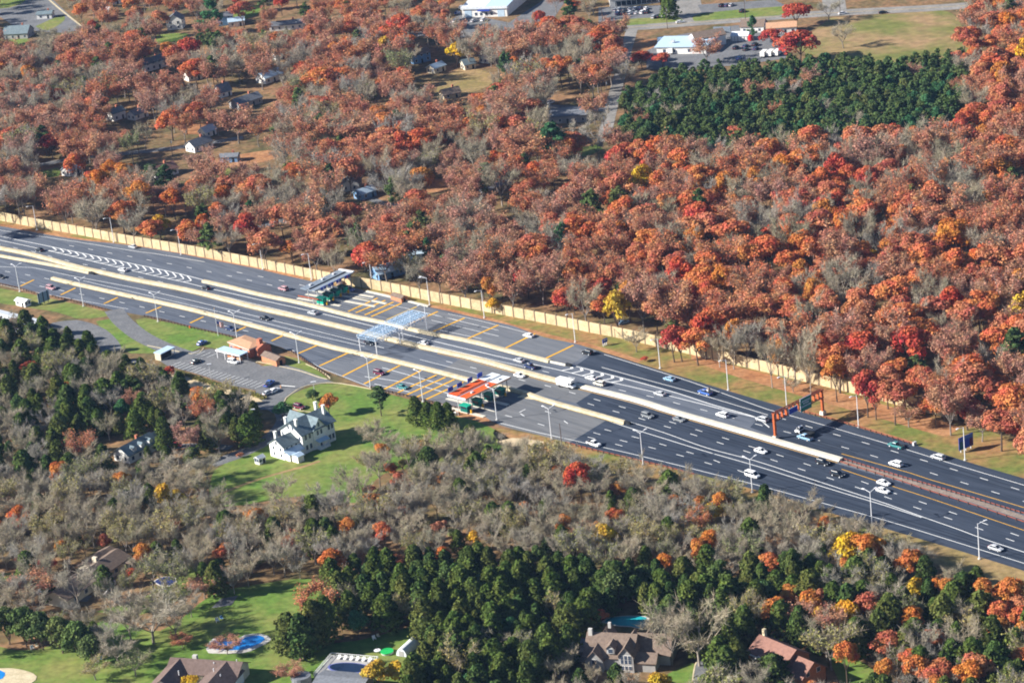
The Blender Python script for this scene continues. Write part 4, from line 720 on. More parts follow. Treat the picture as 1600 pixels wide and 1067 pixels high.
for x in (5.6, 7.7, 9.8): part('porch_post', MB().box((x, -2.2, 1.7), (.22, .22, 2.3)), white_wall, k)
for x, y, zt in ((13.6, 7.4, 12.6), (13.4, 3.2, 12.4), (.9, 8.6, 11.4), (1.0, 3.3, 11.6), (-5.6, 6.9, 8.9)): part('chimney', MB().box((x, y, zt-1.7), (.85, .85, 3.4)).box((x, y, zt+.1), (1.05, 1.05, .25)), white_wall, t)
for x, z in ((1.6, 5.6), (3.4, 5.6), (12.0, 5.6), (13.5, 5.6), (1.6, 2.0), (12.0, 2.0), (13.5, 2.0), (3.4, 2.0)): window(t, x, 0, z, -90, .9, 1.7, white_wall)
for x, z, w2 in ((6.7, 5.6, .8), (8.3, 5.6, .8), (7.5, 8.4, .8)): window(t, x, -.35, z, -90, w2, 1.6, white_wall)
part('door', MB().box((7.5, -.4, 1.7), (1.2, .1, 2.3)), glass_b, t)
for y, z in ((1.2, 5.6), (10.0, 5.6), (4.4, 8.6), (6.6, 8.6), (10.0, 2.0)): window(t, 0, y, z, 180, .8, 1.3, white_wall)
for y, z in ((3.6, 3.6), (7.2, 3.6), (3.6, 1.5), (7.2, 1.5), (5.6, 5.6)): window(t, -6.9, y, z, 180, .8, 1.2, white_wall)
for x in (-5.5, -3.4, -1.4): window(t, x, 1.9, 4.1, -90, .7, .9, white_wall)
house('garden_shed', 'tiny white gabled shed on the farmhouse lawn', 407, 723, 43, 2.8, 2.4, 1.9, 2.7, white_wall, white_roof, 'shed', door=True, over=.2)
# low white cape house in the left wood
t = house('cape_house', 'small white house with a dark blue roof and dormers in the left wood', 214, 710, 50, 14, 7.5, 3, 5.4, white_wall, slate, chim=(1.5, .5, brick)); part('rear_roof', MB().gable_roof(7.0, 11.5, -2.6, 3.2, 2.6, 4.6, .3), slate, t); part('ell', MB().gable_wall(7.0, 11.5, -2.6, 3.2, 0, 2.6, 4.6), white_wall, t)
for x in (-3.5, .3, 4.2): k = part('dormer', MB().gable_wall(-1.1, 1.1, -.85, .85, 0, 1.1, 1.7), white_wall, t, (x, -2.4, 3.3), R(90)); part('roof', MB().gable_roof(-1.1, 1.1, -.85, .85, 1.1, 1.7, .15, .1), slate, k)
# toll office, carport, kiosk, brick store
t = thing('toll_office', 'brick toll office with a salmon roof beside the lower carriageway', 'building', G(388, 549), R(-52))
part('wall', MB().box((0, 0, 1.7), (13.5, 7.5, 3.4)), brick, t); part('fascia', MB().box((0, 0, 3.55), (14.3, 8.3, .35)), white_wall, t); part('roof', MB().hip_roof(-7, 7, -4, 4, 3.75, 4.5, .15, 3.5), salmon, t); part('chimney', MB().box((6.4, 1.6, 3.0), (1.7, 1.5, 6)), brick, t); part('end_wall', MB().gable_wall(5.2, 8.8, -1.5, 4.6, 0, 3.2, 4.4), brick, t)
for x in (-5.2, -3.2, 2.5, 4.5): window(t, x, -3.75, 1.7, -90, 1.3, 1.5, white_wall)
k = part('entrance', MB().box((-.6, -4.6, 1.4), (4.2, 1.8, 2.8)), brick2, t); part('door', MB().box((-.6, -5.54, 1.05), (1.4, .08, 2.1)), glass, k)
t = thing('carport', 'flat pale blue carport roof on posts before the brick office', 'carport', G(364, 561), R(-44)); part('roof', MB().box((0, 0, 3.2), (13.3, 4.4, .35)), blue_roof, t); part('fascia', MB().box((0, -2.26, 3.15), (13.4, .1, .45)), white_wall, t)
for x in (-6.3, -2.1, 2.1, 6.3):
    for y in (-1.9, 1.9): part('post', MB().box((x, y, 1.5), (.2, .2, 3)), pole_white, t)
part('bench', MB().box((-1.5, 1.0, .5), (4, 1.0, 1.0)), brick2, t); part('bench', MB().box((3, .8, .45), (2.4, 1.0, .9)), salmon, t)
t = thing('kiosk', 'small kiosk with a pale flat roof and dark open side by the driveway', 'kiosk', G(258.5, 558), R(50)); part('roof', MB().box((0, 0, 2.9), (7.6, 4.0, .3)), blue_roof, t); part('wall', MB().box((-.6, .2, 1.35), (6.0, 3.0, 2.7)), cream_wall, t); part('dark_front', MB().box((-.6, -1.35, 1.4), (5.2, .08, 2.2)), dark, t); part('post', MB().box((3.5, -1.6, 1.4), (.2, .2, 2.8)), sky_blue, t); part('post', MB().box((3.5, 1.6, 1.4), (.2, .2, 2.8)), sky_blue, t)
t = thing('brick_store', 'low brick shed with a brown gable roof below the toll office', 'shed', G(428, 566), R(-53)); part('wall', MB().gable_wall(-4.9, 4.9, -2, 2, 0, 2.3, 3.3), brick2, t); part('roof', MB().gable_roof(-4.9, 4.9, -2, 2, 2.3, 3.3, .3, .18), shingle_t, t); part('door', MB().box((4.93, 0, 1), (.06, 1.2, 2)), dark, t)
# bottom row of houses
t = thing('ranch_house', 'long brown ranch house half hidden by trees at lower left', 'house', G(140, 912), R(58))
part('wall', MB().gable_wall(-16, 15, -4.5, 4.5, 0, 3, 4.9), cream_wall, t); part('roof', MB().gable_roof(-16, 15, -4.5, 4.5, 3, 4.9, .6), shingle_t, t); part('chimney', MB().box((6, 1.5, 5.2), (1, 1.6, 2)), cream_wall, t); k = part('garage', MB().gable_wall(-6, 6, -3.5, 3.5, 0, 2.8, 4.3), cream_wall, t, (11, 4.5, 0)); part('roof', MB().gable_roof(-6, 6, -3.5, 3.5, 2.8, 4.3, .5), shingle_t, k); part('patio_roof', MB().box((13.5, -6.5, 2.6), (4, 3.4, .25)), shingle_t, t)
for x in (-12, -7, -2, 3, 8): window(t, x, -4.5, 1.6, -90, 1.4, 1.3, white_wall)
part('garden_wall', MB().box((-2, -9.5, .6), (10, .3, 1.2), .3), white_wall, t)
t = thing('brown_roof_house', 'brown-roofed house with two gabled wings at the bottom edge', 'house', G(280, 1055), R(-21))
part('wall', MB().gable_wall(-1, 20.5, -4.5, 3.5, 0, 3.6, 5.8), cream_wall, t); part('roof', MB().gable_roof(-1, 20.5, -4.5, 3.5, 3.6, 5.8, .6), shingle, t)
for x0, x1 in ((-2.4, 5.6), (11.5, 20.8)):
    wa, ra = MB(), MB(); cross(wa, ra, x0, x1, -13.5, -1, 3.4, 5.7, .5); k = part('wing', wa, white_wall, t); part('roof', ra, shingle, k)
part('chimney', MB().box((5.8, .4, 5.9), (1.3, 1.1, 1.6)), concrete_slab, t); part('side_window', MB().box((20.9, -8, 2), (.06, 3, 1.4)), glass_b, t)
for x, y in ((1.6, -6), (4.3, -7.5), (14, -5), (17.5, -8), (12.5, -1.5), (18.5, .8)): part('roof_vent', MB().tube((x, y, 4.0), (x, y, 5.9), .14, .14, 6), pole_white, t)
t = thing('pool_house', 'grey flat-roofed house cut off below the oval deck pool', 'house', G(545, 1040), R(-23)); part('wall', MB().gable_wall(-2.5, 12, -18, -9.6, 0, 3.2, 4.0), grey_wall, t); part('roof', MB().gable_roof(-2.5, 12, -18, -9.6, 3.2, 4.0, .5), shingle_g, t); part('porch_roof', MB().tube((-9, -12, 0), (-9, -12, 2.6), 2.8, 2.8, 16), shingle_g, t)
t = thing('deck_pool', 'raised oval pool on a white railed deck', 'pool', G(545, 1040), R(-23)); part('deck', MB().box((.7, -3.0, .55), (14.6, 12.0, 1.1)), grey_wall, t); ov = [(1.6+5.9*math.cos(a*math.pi/18), -3.0+2.6*math.sin(a*math.pi/18)) for a in range(36)]; part('rim', MB().poly([(1.6+(x-1.6)*1.1, -3+(y+3)*1.15) for x, y in ov], 1.0, 1.2), mat('pool_rim', (.12, .14, .35), .5, .03), t); part('water', MB().poly(ov, 1.0, 1.25), water_k, t)
rl = MB()
for (xa, ya), (xb_, yb) in (((-6.5, -9), (-6.5, 3)), ((-6.5, 3), (8, 3)), ((8, 3), (8, -9))):
    n = int(math.hypot(xb_-xa, yb-ya)/.55)
    for z in (1.25, 2.1): rl.bar((xa, ya, z), (xb_, yb, z), .1)
    for k in range(n+1): f = k/n; rl.bar((xa+(xb_-xa)*f, ya+(yb-ya)*f, 1.1), (xa+(xb_-xa)*f, ya+(yb-ya)*f, 2.1), .09)
part('railing', rl, white_paint, t)
for k in range(6): part('deck_chair', MB().box((-3.5+k*1.9, 1.6, 1.5), (.9, 1.2, .3)).box((-3.5+k*1.9, 2.1, 1.85), (.9, .15, .7)), white_wall, t)
t = thing('dormer_house', 'large tan-shingled house with dormers and gables behind bare trees', 'house', G(960, 1025), R(-20))
part('wall', MB().gable_wall(-6.0, 7.5, -8, 4, 0, 4, 8.2), grey_wall, t); part('roof', MB().gable_roof(-6.0, 7.5, -8, 4, 4, 8.2, .5), shingle_t, t)
wa, ra = MB(), MB(); cross(wa, ra, -5.2, -.4, -9.4, -3, 3.6, 6.3, .4); k = part('front_gable', wa, grey_wall, t); part('roof', ra, shingle_t, k); window(t, -2.8, -9.4, 3.0, -90, 1.4, 1.5)
wa, ra = MB(), MB(); cross(wa, ra, 4.0, 8.2, -8.9, 2, 5.0, 7.6, .4); k = part('entrance_gable', wa, grey_wall, t); part('roof', ra, shingle_t, k)
for x in (5.0, 6.1, 7.2):
    for z in (1.4, 3.3, 4.6): window(t, x, -8.9, z, -90, .8, 1.2)
k = part('dormer', MB().gable_wall(-2.0, 1.4, -1.1, 1.1, 0, 1.7, 2.7), grey_wall, t, (1.6, -5.9, 5.0), R(90)); part('roof', MB().gable_roof(-2.0, 1.4, -1.1, 1.1, 1.7, 2.7, .3, .12), shingle_t, k); window(k, -2.0, 0, .9, 180, 1.2, 1.2)
part('wall', MB().gable_wall(7.5, 17, -3.5, 5.0, 0, 3.4, 7.2), grey_wall, t); part('roof', MB().gable_roof(7.5, 17, -3.5, 5.0, 3.4, 7.2, .5), shingle_t, t)
wa, ra = MB(), MB(); cross(wa, ra, 7.8, 13.5, 2, 11.5, 4.0, 8.2, .4); k = part('rear_wing', wa, grey_wall, t); part('roof', ra, shingle_t, k)
part('garage', MB().gable_wall(8.2, 14, -8, -3.5, 0, 3, 4.7), grey_wall, t); part('roof', MB().gable_roof(8.2, 14, -8, -3.5, 3, 4.7, .5), shingle_t, t)
part('sunroom', MB().box((-8.6, -1, 1.6), (5.2, 6, 3.2)), grey_wall, t); part('roof', slab(MB(), -11.4, -5.8, -4.4, 2.4, 3.3, 3.9, .2), shingle_g, t); part('chimney', MB().box((-5.3, -2.6, 5), (1.1, .9, 9.4)), concrete_slab, t); part('chimney', MB().box((-1.5, 3.2, 8.0), (.8, .8, 1.6)), concrete_slab, t)
wa, ra = MB(), MB(); cross(wa, ra, -4.5, -.8, 2.5, 6.5, 4.2, 7.2, .3); k = part('rear_dormer', wa, grey_wall, t); part('roof', ra, shingle_t, k)
t = thing('brick_house', 'brick house with a pink-brown roof and white trim at the bottom', 'house', G(1190, 1035), R(-53))
part('wall', MB().gable_wall(0, 13.4, -4.4, 5.2, 0, 5.2, 8.2), brick2, t); part('roof', MB().gable_roof(0, 13.4, -4.4, 5.2, 5.2, 8.2, .5), shingle_p, t); part('fascia', MB().box((6.7, -4.98, 4.9), (14.4, .14, .4)), white_wall, t); wa, ra = MB(), MB(); cross(wa, ra, 3.9, 8.4, -6.0, 0, 4.6, 6.6, .35); k = part('front_gable', wa, brick2, t); part('roof', ra, shingle_p, k)
part('gable_trim', MB().bar((3.6, -6.42, 4.35), (6.15, -6.42, 6.65), .14, .4).bar((6.15, -6.42, 6.65), (8.7, -6.42, 4.35), .14, .4), white_wall, t); part('garage', MB().gable_wall(13.4, 20, -4.2, 4.6, 0, 3.6, 6.7), brick2, t); part('roof', MB().gable_roof(13.41, 20, -4.2, 4.6, 3.6, 6.7, .5), shingle_p, t); part('chimney', MB().box((.8, 1.2, 8.6), (.9, .9, 3.0)), concrete, t)
for x in (1.2, 2.6, 10, 11.8):
    for z in (1.6, 4.0): window(t, x, -4.4, z, -90, .9, 1.4)
for x in (5.4, 6.9): window(t, x, -6.0, 2.6, -90, .9, 1.6)
for y in (-2, 2): window(t, 20, y, 4.0, 0, 1.2, 1.2)
house('garden_shed', 'white shed with a pale roof at the edge of the cedars', 660, 972, -6, 4.4, 2.8, 1.9, 2.9, white_wall, blue_roof, 'shed', over=.2)
t = thing('storage_tent', 'white arched storage tent beside the cedars', 'tent', G(638, 1016), R(60)); arc = [(1.7*math.cos(a*math.pi/10), 2.4*math.sin(a*math.pi/10)+.1) for a in range(11)]; mb = MB(); mb.add([(x, yy, z) for x in (-3.8, 3.8) for yy, z in arc], [(i, i+1, 12+i, 11+i) for i in range(10)]+[tuple(range(11)), tuple(range(11, 22))]); part('cover', mb, white_roof, t); part('doorway', MB().box((-3.84, 0, .9), (.06, 1.5, 1.7)), grey_wall, t)
t = thing('trampoline', 'bright green round play mat on the back lawn', 'trampoline', G(605, 1020)); part('mat', MB().tube((0, 0, .6), (0, 0, .75), 1.9, 1.9, 18), mat('play_green', (.02, .42, .10), .6, .03), t); part('frame', MB().tube((0, 0, 0), (0, 0, .6), 1.7, 1.85, 18), galv, t)
t = thing('patio_table', 'small grey table with a pole on the back lawn beside the green mat', 'table', G(590, 1019)); part('top', MB().tube((0, 0, .7), (0, 0, .8), 1.0, 1.0, 12), pole_white, t); part('pole', MB().tube((0, 0, 0), (0, 0, 2.6), .07, .07), dark, t); part('bench', MB().box((2.4, 0, .4), (1.6, .5, .1)), galv, t)
for x, y, lb in ((51, 1014, 'group of pale garden chairs on the lower left lawn'), (152, 1034, 'blue and white lawn swing among shrubs at lower left'), (219, 1031, 'white garden statue on the grass at lower left'), (340, 971, 'small blue lawn toy in the tree shadow'), (355, 920, 'white basketball backboard at the lower left court'), (585, 999, 'small swing frame in the tree shadow on the lawn')):
    t = thing('garden_furniture', lb, 'garden furniture', G(x, y), .5); part('seat', MB().box((0, 0, .5), (1.0, .8, .15)).box((0, .35, .9), (1.0, .1, .8)), white_wall, t)
    for sx in (-.4, .4): part('leg', MB().box((sx, 0, .25), (.1, .7, .5)), white_wall, t)
    part('seat', MB().box((1.6, .4, .45), (.8, .8, .12)).box((1.6, .8, .8), (.8, .1, .7)), blue_wall if 'blue' in lb else cream_wall, t)
area('court', [(330, 950), (345, 935), (372, 930), (362, 945)], asph_lot, .05)
# long low blue-white building at left
t = thing('mobile_home', 'long low building with a pale blue metal roof at the left edge', 'building', G(28, 511), R(-44)); part('wall', MB().gable_wall(-17, 13, -4.5, 4.5, 0, 2.8, 3.8), blue_wall, t); part('roof', MB().gable_roof(-17, 13, -4.5, 4.5, 2.8, 3.8, .5), white_roof, t); part('awning', slab(MB(), -6, 13, -7.5, -4.9, 2.0, 2.5, .12), white_roof, t)
for x in (-12, -8, -4, 0, 4, 8): window(t, x, -4.5, 1.5, -90, 1.3, 1.0)
house('garden_shed', 'pale small shed roof among shrubs below the blue sign back', 37, 477, -44, 6, 3, 2.2, 2.8, white_wall, white_roof, 'shed')
# commercial strip at the top
t = thing('warehouse', 'large white metal warehouse with a pale blue roof', 'warehouse', G(758, 27), R(-20)); part('wall', MB().gable_wall(-13, 13, -.2, 36, 0, 5.5, 6.6), white_wall, t); part('roof', MB().gable_roof(-13, 13, -.2, 36, 5.5, 6.6, .5), blue_roof, t); part('roof_panel', slab(MB(), -13.4, .5, -.6, 17.8, 5.75, 6.93, .05), white_roof, t); part('front_fascia', MB().box((0, -.75, 5.3), (27, .2, 1.4)), white_roof, t)
for x in (-9.5, 9.5): part('roller_door', MB().box((x, -.25, 2), (4, .1, 4)), blue_roof, t)
part('canopy', MB().box((0, -1.2, 3.9), (7, 1.6, .3)), sign_blue, t)
for x in (-5, -2, 1, 4): window(t, x, -.2, 1.8, -90, 1.4, 1.6)
t = thing('showroom', 'glazed car showroom with a white fascia at the top edge', 'building', G(992, 8.5), R(-2)); part('wall', MB().box((0, 9, 2.6), (27, 18, 5.2)), white_wall, t); part('glazing', MB().box((1, -.05, 1.7), (23, .1, 2.6)), glass, t); part('fascia', MB().box((0, -.7, 5.0), (28.5, 1.6, 1.1)), white_roof, t)
for k in range(9): part('mullion', MB().box((-10+k*2.75, -.14, 1.7), (.2, .1, 2.6)), white_wall, t)
t = thing('flat_roof_store', 'sprawling white building with flat grey-white roofs beside the street', 'building', G(1066, 84), R(-22)); part('wall', MB().box((0, 7, 1.9), (26, 16, 3.8)), white_wall, t); part('roof', slab(MB(), -14, 14, -1.6, 16, 3.9, 4.9, .3), blue_roof, t); k = part('gable_block', MB().gable_wall(-8, 8, -5, 5, 0, 5.2, 7.4), white_wall, t, (9, 16, 0), R(35)); part('roof', MB().gable_roof(-8, 8, -5, 5, 5.2, 7.4, .5), shingle_t, k); part('low_roof', MB().box((-9, 15, 3.3), (13, 12, .3)), blue_roof, t); part('low_wall', MB().box((-9, 15.5, 1.5), (12, 11, 3.1)), grey_wall, t); [part('roof_unit', MB().box((x, y, 5.2), (1.8, 1.4, 1.1)), galv, t) for x, y in ((-6, 5), (3, 10), (9, 6))]; part('sign_front', MB().box((14, 26, 5), (9, 1, 3)), grey_roof, t); part('tank', MB().tube((-17, 20, 0), (-17, 20, 3), 2, 2, 12), sky_blue, t)
for x in (-9, -4, 4, 9): window(t, x, -1, 1.8, -90, 1.4, 1.6)
t = thing('glasshouse', 'small white striped glasshouse on the gravel lot', 'greenhouse', G(1158, 62), R(-20)); part('wall', MB().gable_wall(-4.5, 4.5, -3.5, 3.5, 0, 2.6, 4), white_wall, t); part('roof', MB().gable_roof(-4.5, 4.5, -3.5, 3.5, 2.6, 4, .2), white_roof, t)
for k in range(6): part('rib', MB().box((-4+k*1.6, -3.6, 1.3), (.25, .1, 2.5)), grey_wall, t)
house('shop', 'tan-roofed shop by the dark conifer on the commercial strip', 1178, 48, -20, 12, 9, 3.2, 5.8, white_wall, shingle_t, 'shop')
house('shop', 'white shop with a long orange roof behind the red maples', 1222, 50, -10, 15, 8, 3.2, 5.0, white_wall, salmon, 'shop')
solo('storage_tank', MB().tube((0, 0, 0), (0, 0, 2.6), 1.3, 1.3, 12).tube((0, 0, 2.6), (0, 0, 3.0), 1.3, .5, 12), redlens, 'small red tank beside the striped glasshouse', 'tank', None, G(1173, 64))
house('flat_grey_building', 'low grey flat-roofed building beside the pale street', 890, 186, -10, 18, 14, 3.4, 4.2, grey_wall, shingle_g, 'building')
# scattered houses in the woods
for a in ((276, 44, -8, 8.5, 9, 5.6, 8.6, white_wall, shingle_g, 'white two-storey house with dark windows near the big pine', True), (30, 58, -15, 15, 10, 3.2, 6.6, grey_wall, slate, 'grey-green gabled house by the top left car park'), (72, 28, -10, 9, 6, 2.8, 4.0, white_wall, slate, 'small grey building on the top left car park'), (352, 38, 10, 9, 7, 5, 6.8, blue_wall, shingle_g, 'blue two-storey house right of the big pine'), (370, 40, 5, 9, 6, 3, 4.6, white_wall, blue_roof, 'white bungalow beside the blue house at the top'), (156, 9, 10, 6, 5, 4, 6, white_wall, shingle_g, 'small white house at the top edge of the wood'), (185, 5, 0, 12, 6, 3, 4.6, white_wall, white_roof, 'white roofed house at the top edge right of another'), (166, 20, -20, 6, 4, 2.4, 3.2, white_wall, white_roof, 'tiny white shed roof below the top edge houses'),
          (240, 107, 40, 15, 7, 4.2, 6.4, white_wall, shingle_g, 'grey-roofed house with a bright white gable end'), (302, 124, 30, 8, 6, 2.8, 5.2, white_wall, rust_rail, 'house with a dark red roof among the leaves'), (349, 150, 40, 7, 6, 3, 6.4, white_wall, shingle_g, 'white steep gabled cottage by the lane'), (385, 165, 40, 15, 8, 3, 5.2, grey_wall, shingle_g, 'wide grey-roofed house behind a small pine'), (422, 126, 42, 12, 8, 3, 5.4, white_wall, blue_roof, 'house with a blue-grey roof among rust trees'), (437, 92, 20, 6, 5, 4, 5.4, white_wall, shingle_g, 'narrow white house in the wood below the long house'), (449, 45, -5, 19, 7, 3, 4.6, white_wall, shingle_g, 'long low house with grey roof near the top'), (182, 186, 45, 8, 6, 4, 5.6, white_wall, slate, 'white house with slate roof beside the left street'), (216, 184, 48, 9, 6, 2.8, 4.8, white_wall, shingle_g, 'grey-roofed cottage right of the slate-roofed house'), (231, 158, -5, 8, 5, 2.8, 3.6, cream_wall, slate, 'low dark roofed house among the orange trees'), (325, 212, 48, 7, 5, 2.8, 5, white_wall, blue_roof, 'little white gabled house above the dark bungalow'), (312, 233, 42, 11, 7, 3, 5.4, white_wall, shingle_g, 'dark roofed bungalow on leaf-covered ground'), (360, 252, -12, 8.5, 5, 2.8, 3.8, blue_wall, shingle_g, 'bright blue bungalow beside a small lawn'), (254, 275, 40, 13, 8, 3, 5.4, white_wall, shingle_p, 'mauve-roofed house above the dark pines'), (112, 272, 50, 7, 6, 2.8, 4.6, white_wall, blue_roof, 'white house by the left lawn above the sound wall'), (193, 320, 50, 6, 5, 2.6, 4.2, blue_wall, blue_roof, 'pale blue house behind the second lamp on the wall'),
          (550, 294, -8, 8.5, 8, 3.2, 5.2, white_wall, shingle_g, 'blue-white garage front with twin doors in the wood', True), (571, 308, 40, 8, 6, 2.8, 4.4, blue_wall, blue_roof, 'house with pale blue roof right of the twin-door garage'), (655, 96, 25, 10, 8, 4.6, 6.4, blue_wall, shingle_t, 'blue house with a tan roof above the yellow lawn'), (682, 112, 45, 8, 6, 2.8, 4.4, cream_wall, blue_roof, 'cream house with grey-green roof by the yellow lawn'), (732, 107, 20, 6, 6, 2.8, 5, cream_wall, slate, 'small cottage right of the yellow-green tree'), (764, 96, 45, 8, 6, 2.6, 4.2, white_wall, white_roof, 'white house with pale roof among brown trees'), (704, 152, 20, 9, 6, 2.4, 4.6, sand, shingle_t, 'yellowish shed roof at the foot of the yellow lawn'), (770, 299, 30, 15, 7, 2.6, 3.2, grey_wall, shingle_g, 'low dark flat-roofed house in the middle wood'), (606, 430, 30, 12, 8, 2.8, 5, blue_wall, blue_roof, 'blue-roofed house just behind the sound wall'), (655, 402, 0, 8, 6, 2.6, 4.4, blue_wall, blue_roof, 'pale blue roof glimpsed between trees behind the wall'), (620, 100, -10, 6, 5, 2.6, 3.6, blue_wall, blue_roof, 'small pale blue shed left of the blue house')):
    house('wood_house', a[9], a[0], a[1], a[2]+(90 if len(a) > 10 else 0), a[3], a[4], a[5], a[6], a[7], a[8], 'house', chim=(a[3]*.2, .6))

# ---------------------------------------------------------------- trees
lm_ = {'rust': leafmat('leaf_rust', [(.56, .165, .07), (.62, .22, .08), (.47, .15, .085), (.54, .225, .12), (.62, .175, .06)]),
       'orange': leafmat('leaf_orange', [(.56, .19, .045), (.58, .25, .07), (.55, .165, .055)]),
       'red': leafmat('leaf_red', [(.54, .095, .055), (.46, .085, .065), (.56, .13, .07)]),
       'brown': leafmat('leaf_brown', [(.50, .205, .12), (.55, .215, .10), (.46, .235, .16), (.55, .25, .13), (.44, .245, .18)]),
       'olive': leafmat('leaf_olive', [(.25, .25, .085), (.34, .28, .10), (.20, .24, .09)]),
       'yellow': leafmat('leaf_yellow', [(.62, .40, .03), (.55, .38, .06), (.66, .36, .03)]),
       'cedar': leafmat('leaf_cedar', [(.075, .115, .026), (.10, .13, .03), (.06, .10, .03), (.12, .13, .034)], .5, 1.5),
       'pine': leafmat('leaf_pine', [(.085, .14, .046), (.115, .16, .05), (.07, .125, .05), (.15, .17, .055)], .5, 1.45),
       'wpine': leafmat('leaf_white_pine', [(.055, .155, .065), (.075, .18, .07)], .5, 1.4),
       'twig': leafmat('twig_grey', [(.44, .39, .31), (.40, .345, .25), (.48, .41, .29), (.40, .37, .33), (.37, .33, .22)], .7, 1.2),
       'twigb': leafmat('twig_brown', [(.42, .27, .20), (.45, .28, .19), (.40, .29, .24)], .7, 1.2)}
def arrmesh(name, V, nper, mats, midx=None, extra=None):
    """mesh of len(V)/nper faces, each an island; extra: an MB of limbs appended with the last material"""
    n = len(V)//nper; ev = np.array(extra.v, dtype=np.float32).reshape(-1, 3) if extra else np.zeros((0, 3), np.float32); ef = extra.f if extra else []
    me = bpy.data.meshes.new(name); me.vertices.add(len(V)+len(ev)); me.vertices.foreach_set('co', np.concatenate([np.asarray(V, np.float32), ev]).ravel())
    el = [len(f) for f in ef]; me.loops.add(n*nper+sum(el)); li = np.concatenate([np.arange(n*nper)]+[np.array(f)+len(V) for f in ef]) if ef else np.arange(n*nper)
    me.loops.foreach_set('vertex_index', li.astype(np.int32)); tot = np.concatenate([np.full(n, nper), np.array(el, int)]).astype(np.int32); st_ = np.concatenate([[0], np.cumsum(tot)[:-1]]).astype(np.int32)
    me.polygons.add(len(tot)); me.polygons.foreach_set('loop_start', st_); me.polygons.foreach_set('loop_total', tot)
    mi = np.concatenate([midx if midx is not None else np.zeros(n, int), np.full(len(el), len(mats)-1)]).astype(np.int32); me.polygons.foreach_set('material_index', mi)
    for m_ in mats: me.materials.append(m_)
    me.update(calc_edges=True); return me
def quads(C, N, sz, rg):
    N = N/np.linalg.norm(N, axis=1, keepdims=True); A = rg.normal(size=C.shape); U = np.cross(N, A); U /= np.linalg.norm(U, axis=1, keepdims=True); Wv = np.cross(N, U)
    s = (sz*rg.uniform(.6, 1.3, len(C)))[:, None]/2; k = rg.uniform(.6, 1, (len(C), 1))
    return np.stack([C-U*s-Wv*s*k, C+U*s*.7-Wv*s*k, C+U*s+Wv*s*k, C-U*s*.8+Wv*s*k*.9], 1).reshape(-1, 3)
def limbs(rg, h, r, fork, n1, n2, n3, spread, r0=.2, up_=.55):
    """tapered trunk with forking limbs; returns MB and tip points"""
    mb = MB(); tips = []; rn = lambda a, b: rg.uniform(a, b)
    top = np.array([rn(-.3, .3), rn(-.3, .3), h*fork]); mb.tube((0, 0, -.2), top, r0*1.3, r0*.85, 7, False)
    for i in range(n1):
        a = 2*math.pi*(i+rn(-.3, .3))/n1; e = np.array([math.cos(a)*r*spread*rn(.5, 1), math.sin(a)*r*spread*rn(.5, 1), h*rn(.62, .9)]); s = top*rn(.8, 1.0)
        md = (s+e)/2+np.array([0, 0, -h*.04]); mb.tube(s, md, r0*.55, r0*.42, 5, False); mb.tube(md, e, r0*.42, r0*.2, 5, False)
        if not n2: tips.append(e); continue
        for j in range(n2):
            f = rn(.35, .95); s2 = s+(e-s)*f; a2 = a+rn(-1.3, 1.3); ln = r*rn(.3, .6); e2 = s2+np.array([math.cos(a2)*ln*.9, math.sin(a2)*ln*.9, h*rn(.08, .22)]); mb.tube(s2, e2, r0*.26, r0*.1, 4, False)
            for k in range(n3):
                s3 = s2+(e2-s2)*rn(.3, 1); a3 = a2+rn(-1.5, 1.5); ln = r*rn(.15, .35); e3 = s3+np.array([math.cos(a3)*ln, math.sin(a3)*ln, h*rn(.02, .14)]); mb.tube(s3, e3, r0*.12, r0*.04, 3, False); tips.append(e3)
            tips.append(e2)
        tips.append(e)
    return mb, tips
def twigs(rg, tips, per, ln, wd, r, h, base=.3):
    T = np.array(tips)[rg.integers(0, len(tips), per*len(tips))]; n = len(T); D = T-np.array([0, 0, h*.35]); D /= np.linalg.norm(D, axis=1, keepdims=True)
    D = D*.7+rg.normal(size=(n, 3))*.62+np.array([0, 0, .25]); D /= np.linalg.norm(D, axis=1, keepdims=True); S0 = T-D*rg.uniform(0, .5, (n, 1))*ln; E = S0+D*(ln*rg.uniform(.5, 1.3, n))[:, None]
    X = np.cross(D, rg.normal(size=(n, 3))); X /= np.linalg.norm(X, axis=1, keepdims=True); return np.stack([S0-X*wd/2, S0+X*wd/2, E], 1).reshape(-1, 3)
def leafy(seed, h, r, base, ncl, per, size, mt, bk, sparse=0, lob=.42):
    rg = np.random.default_rng(seed); mb, tips = limbs(rg, h, r, base*1.25, 6, 2, 0, .75, .2)
    cl = []
    for i in range(ncl):
        u = rg.normal(size=3); u /= np.linalg.norm(u); u[2] = abs(u[2])*1.0-.25; k = rg.uniform(.45, .82)
        cl.append((u[0]*r*k, u[1]*r*k, h*(base+(1-base)*.46)+u[2]*h*(1-base)*.5*k*1.15))
    cl.append((0, 0, h*.8)); Cs, Ns = [], []
    for c in cl:
        cr = r*lob*rg.uniform(.6, 1.15); n = int(per*(cr/(r*lob))**2); u = rg.normal(size=(n, 3)); u /= np.linalg.norm(u, axis=1, keepdims=True); u[:, 2] = np.where(rg.random(n) < .72, np.abs(u[:, 2]), u[:, 2])
        P = np.array(c)+u*(cr*np.array([1, 1, .8]))*(rg.uniform(.55, 1.08, n)**.6)[:, None]; Cs.append(P); Ns.append(u*.9+rg.normal(size=u.shape)*.55+np.array([0, 0, .25]))
    C, N = np.concatenate(Cs), np.concatenate(Ns); return arrmesh('crown', quads(C, N, size, rg), 4, [mt]), mb.mesh('trunk', bk), mb
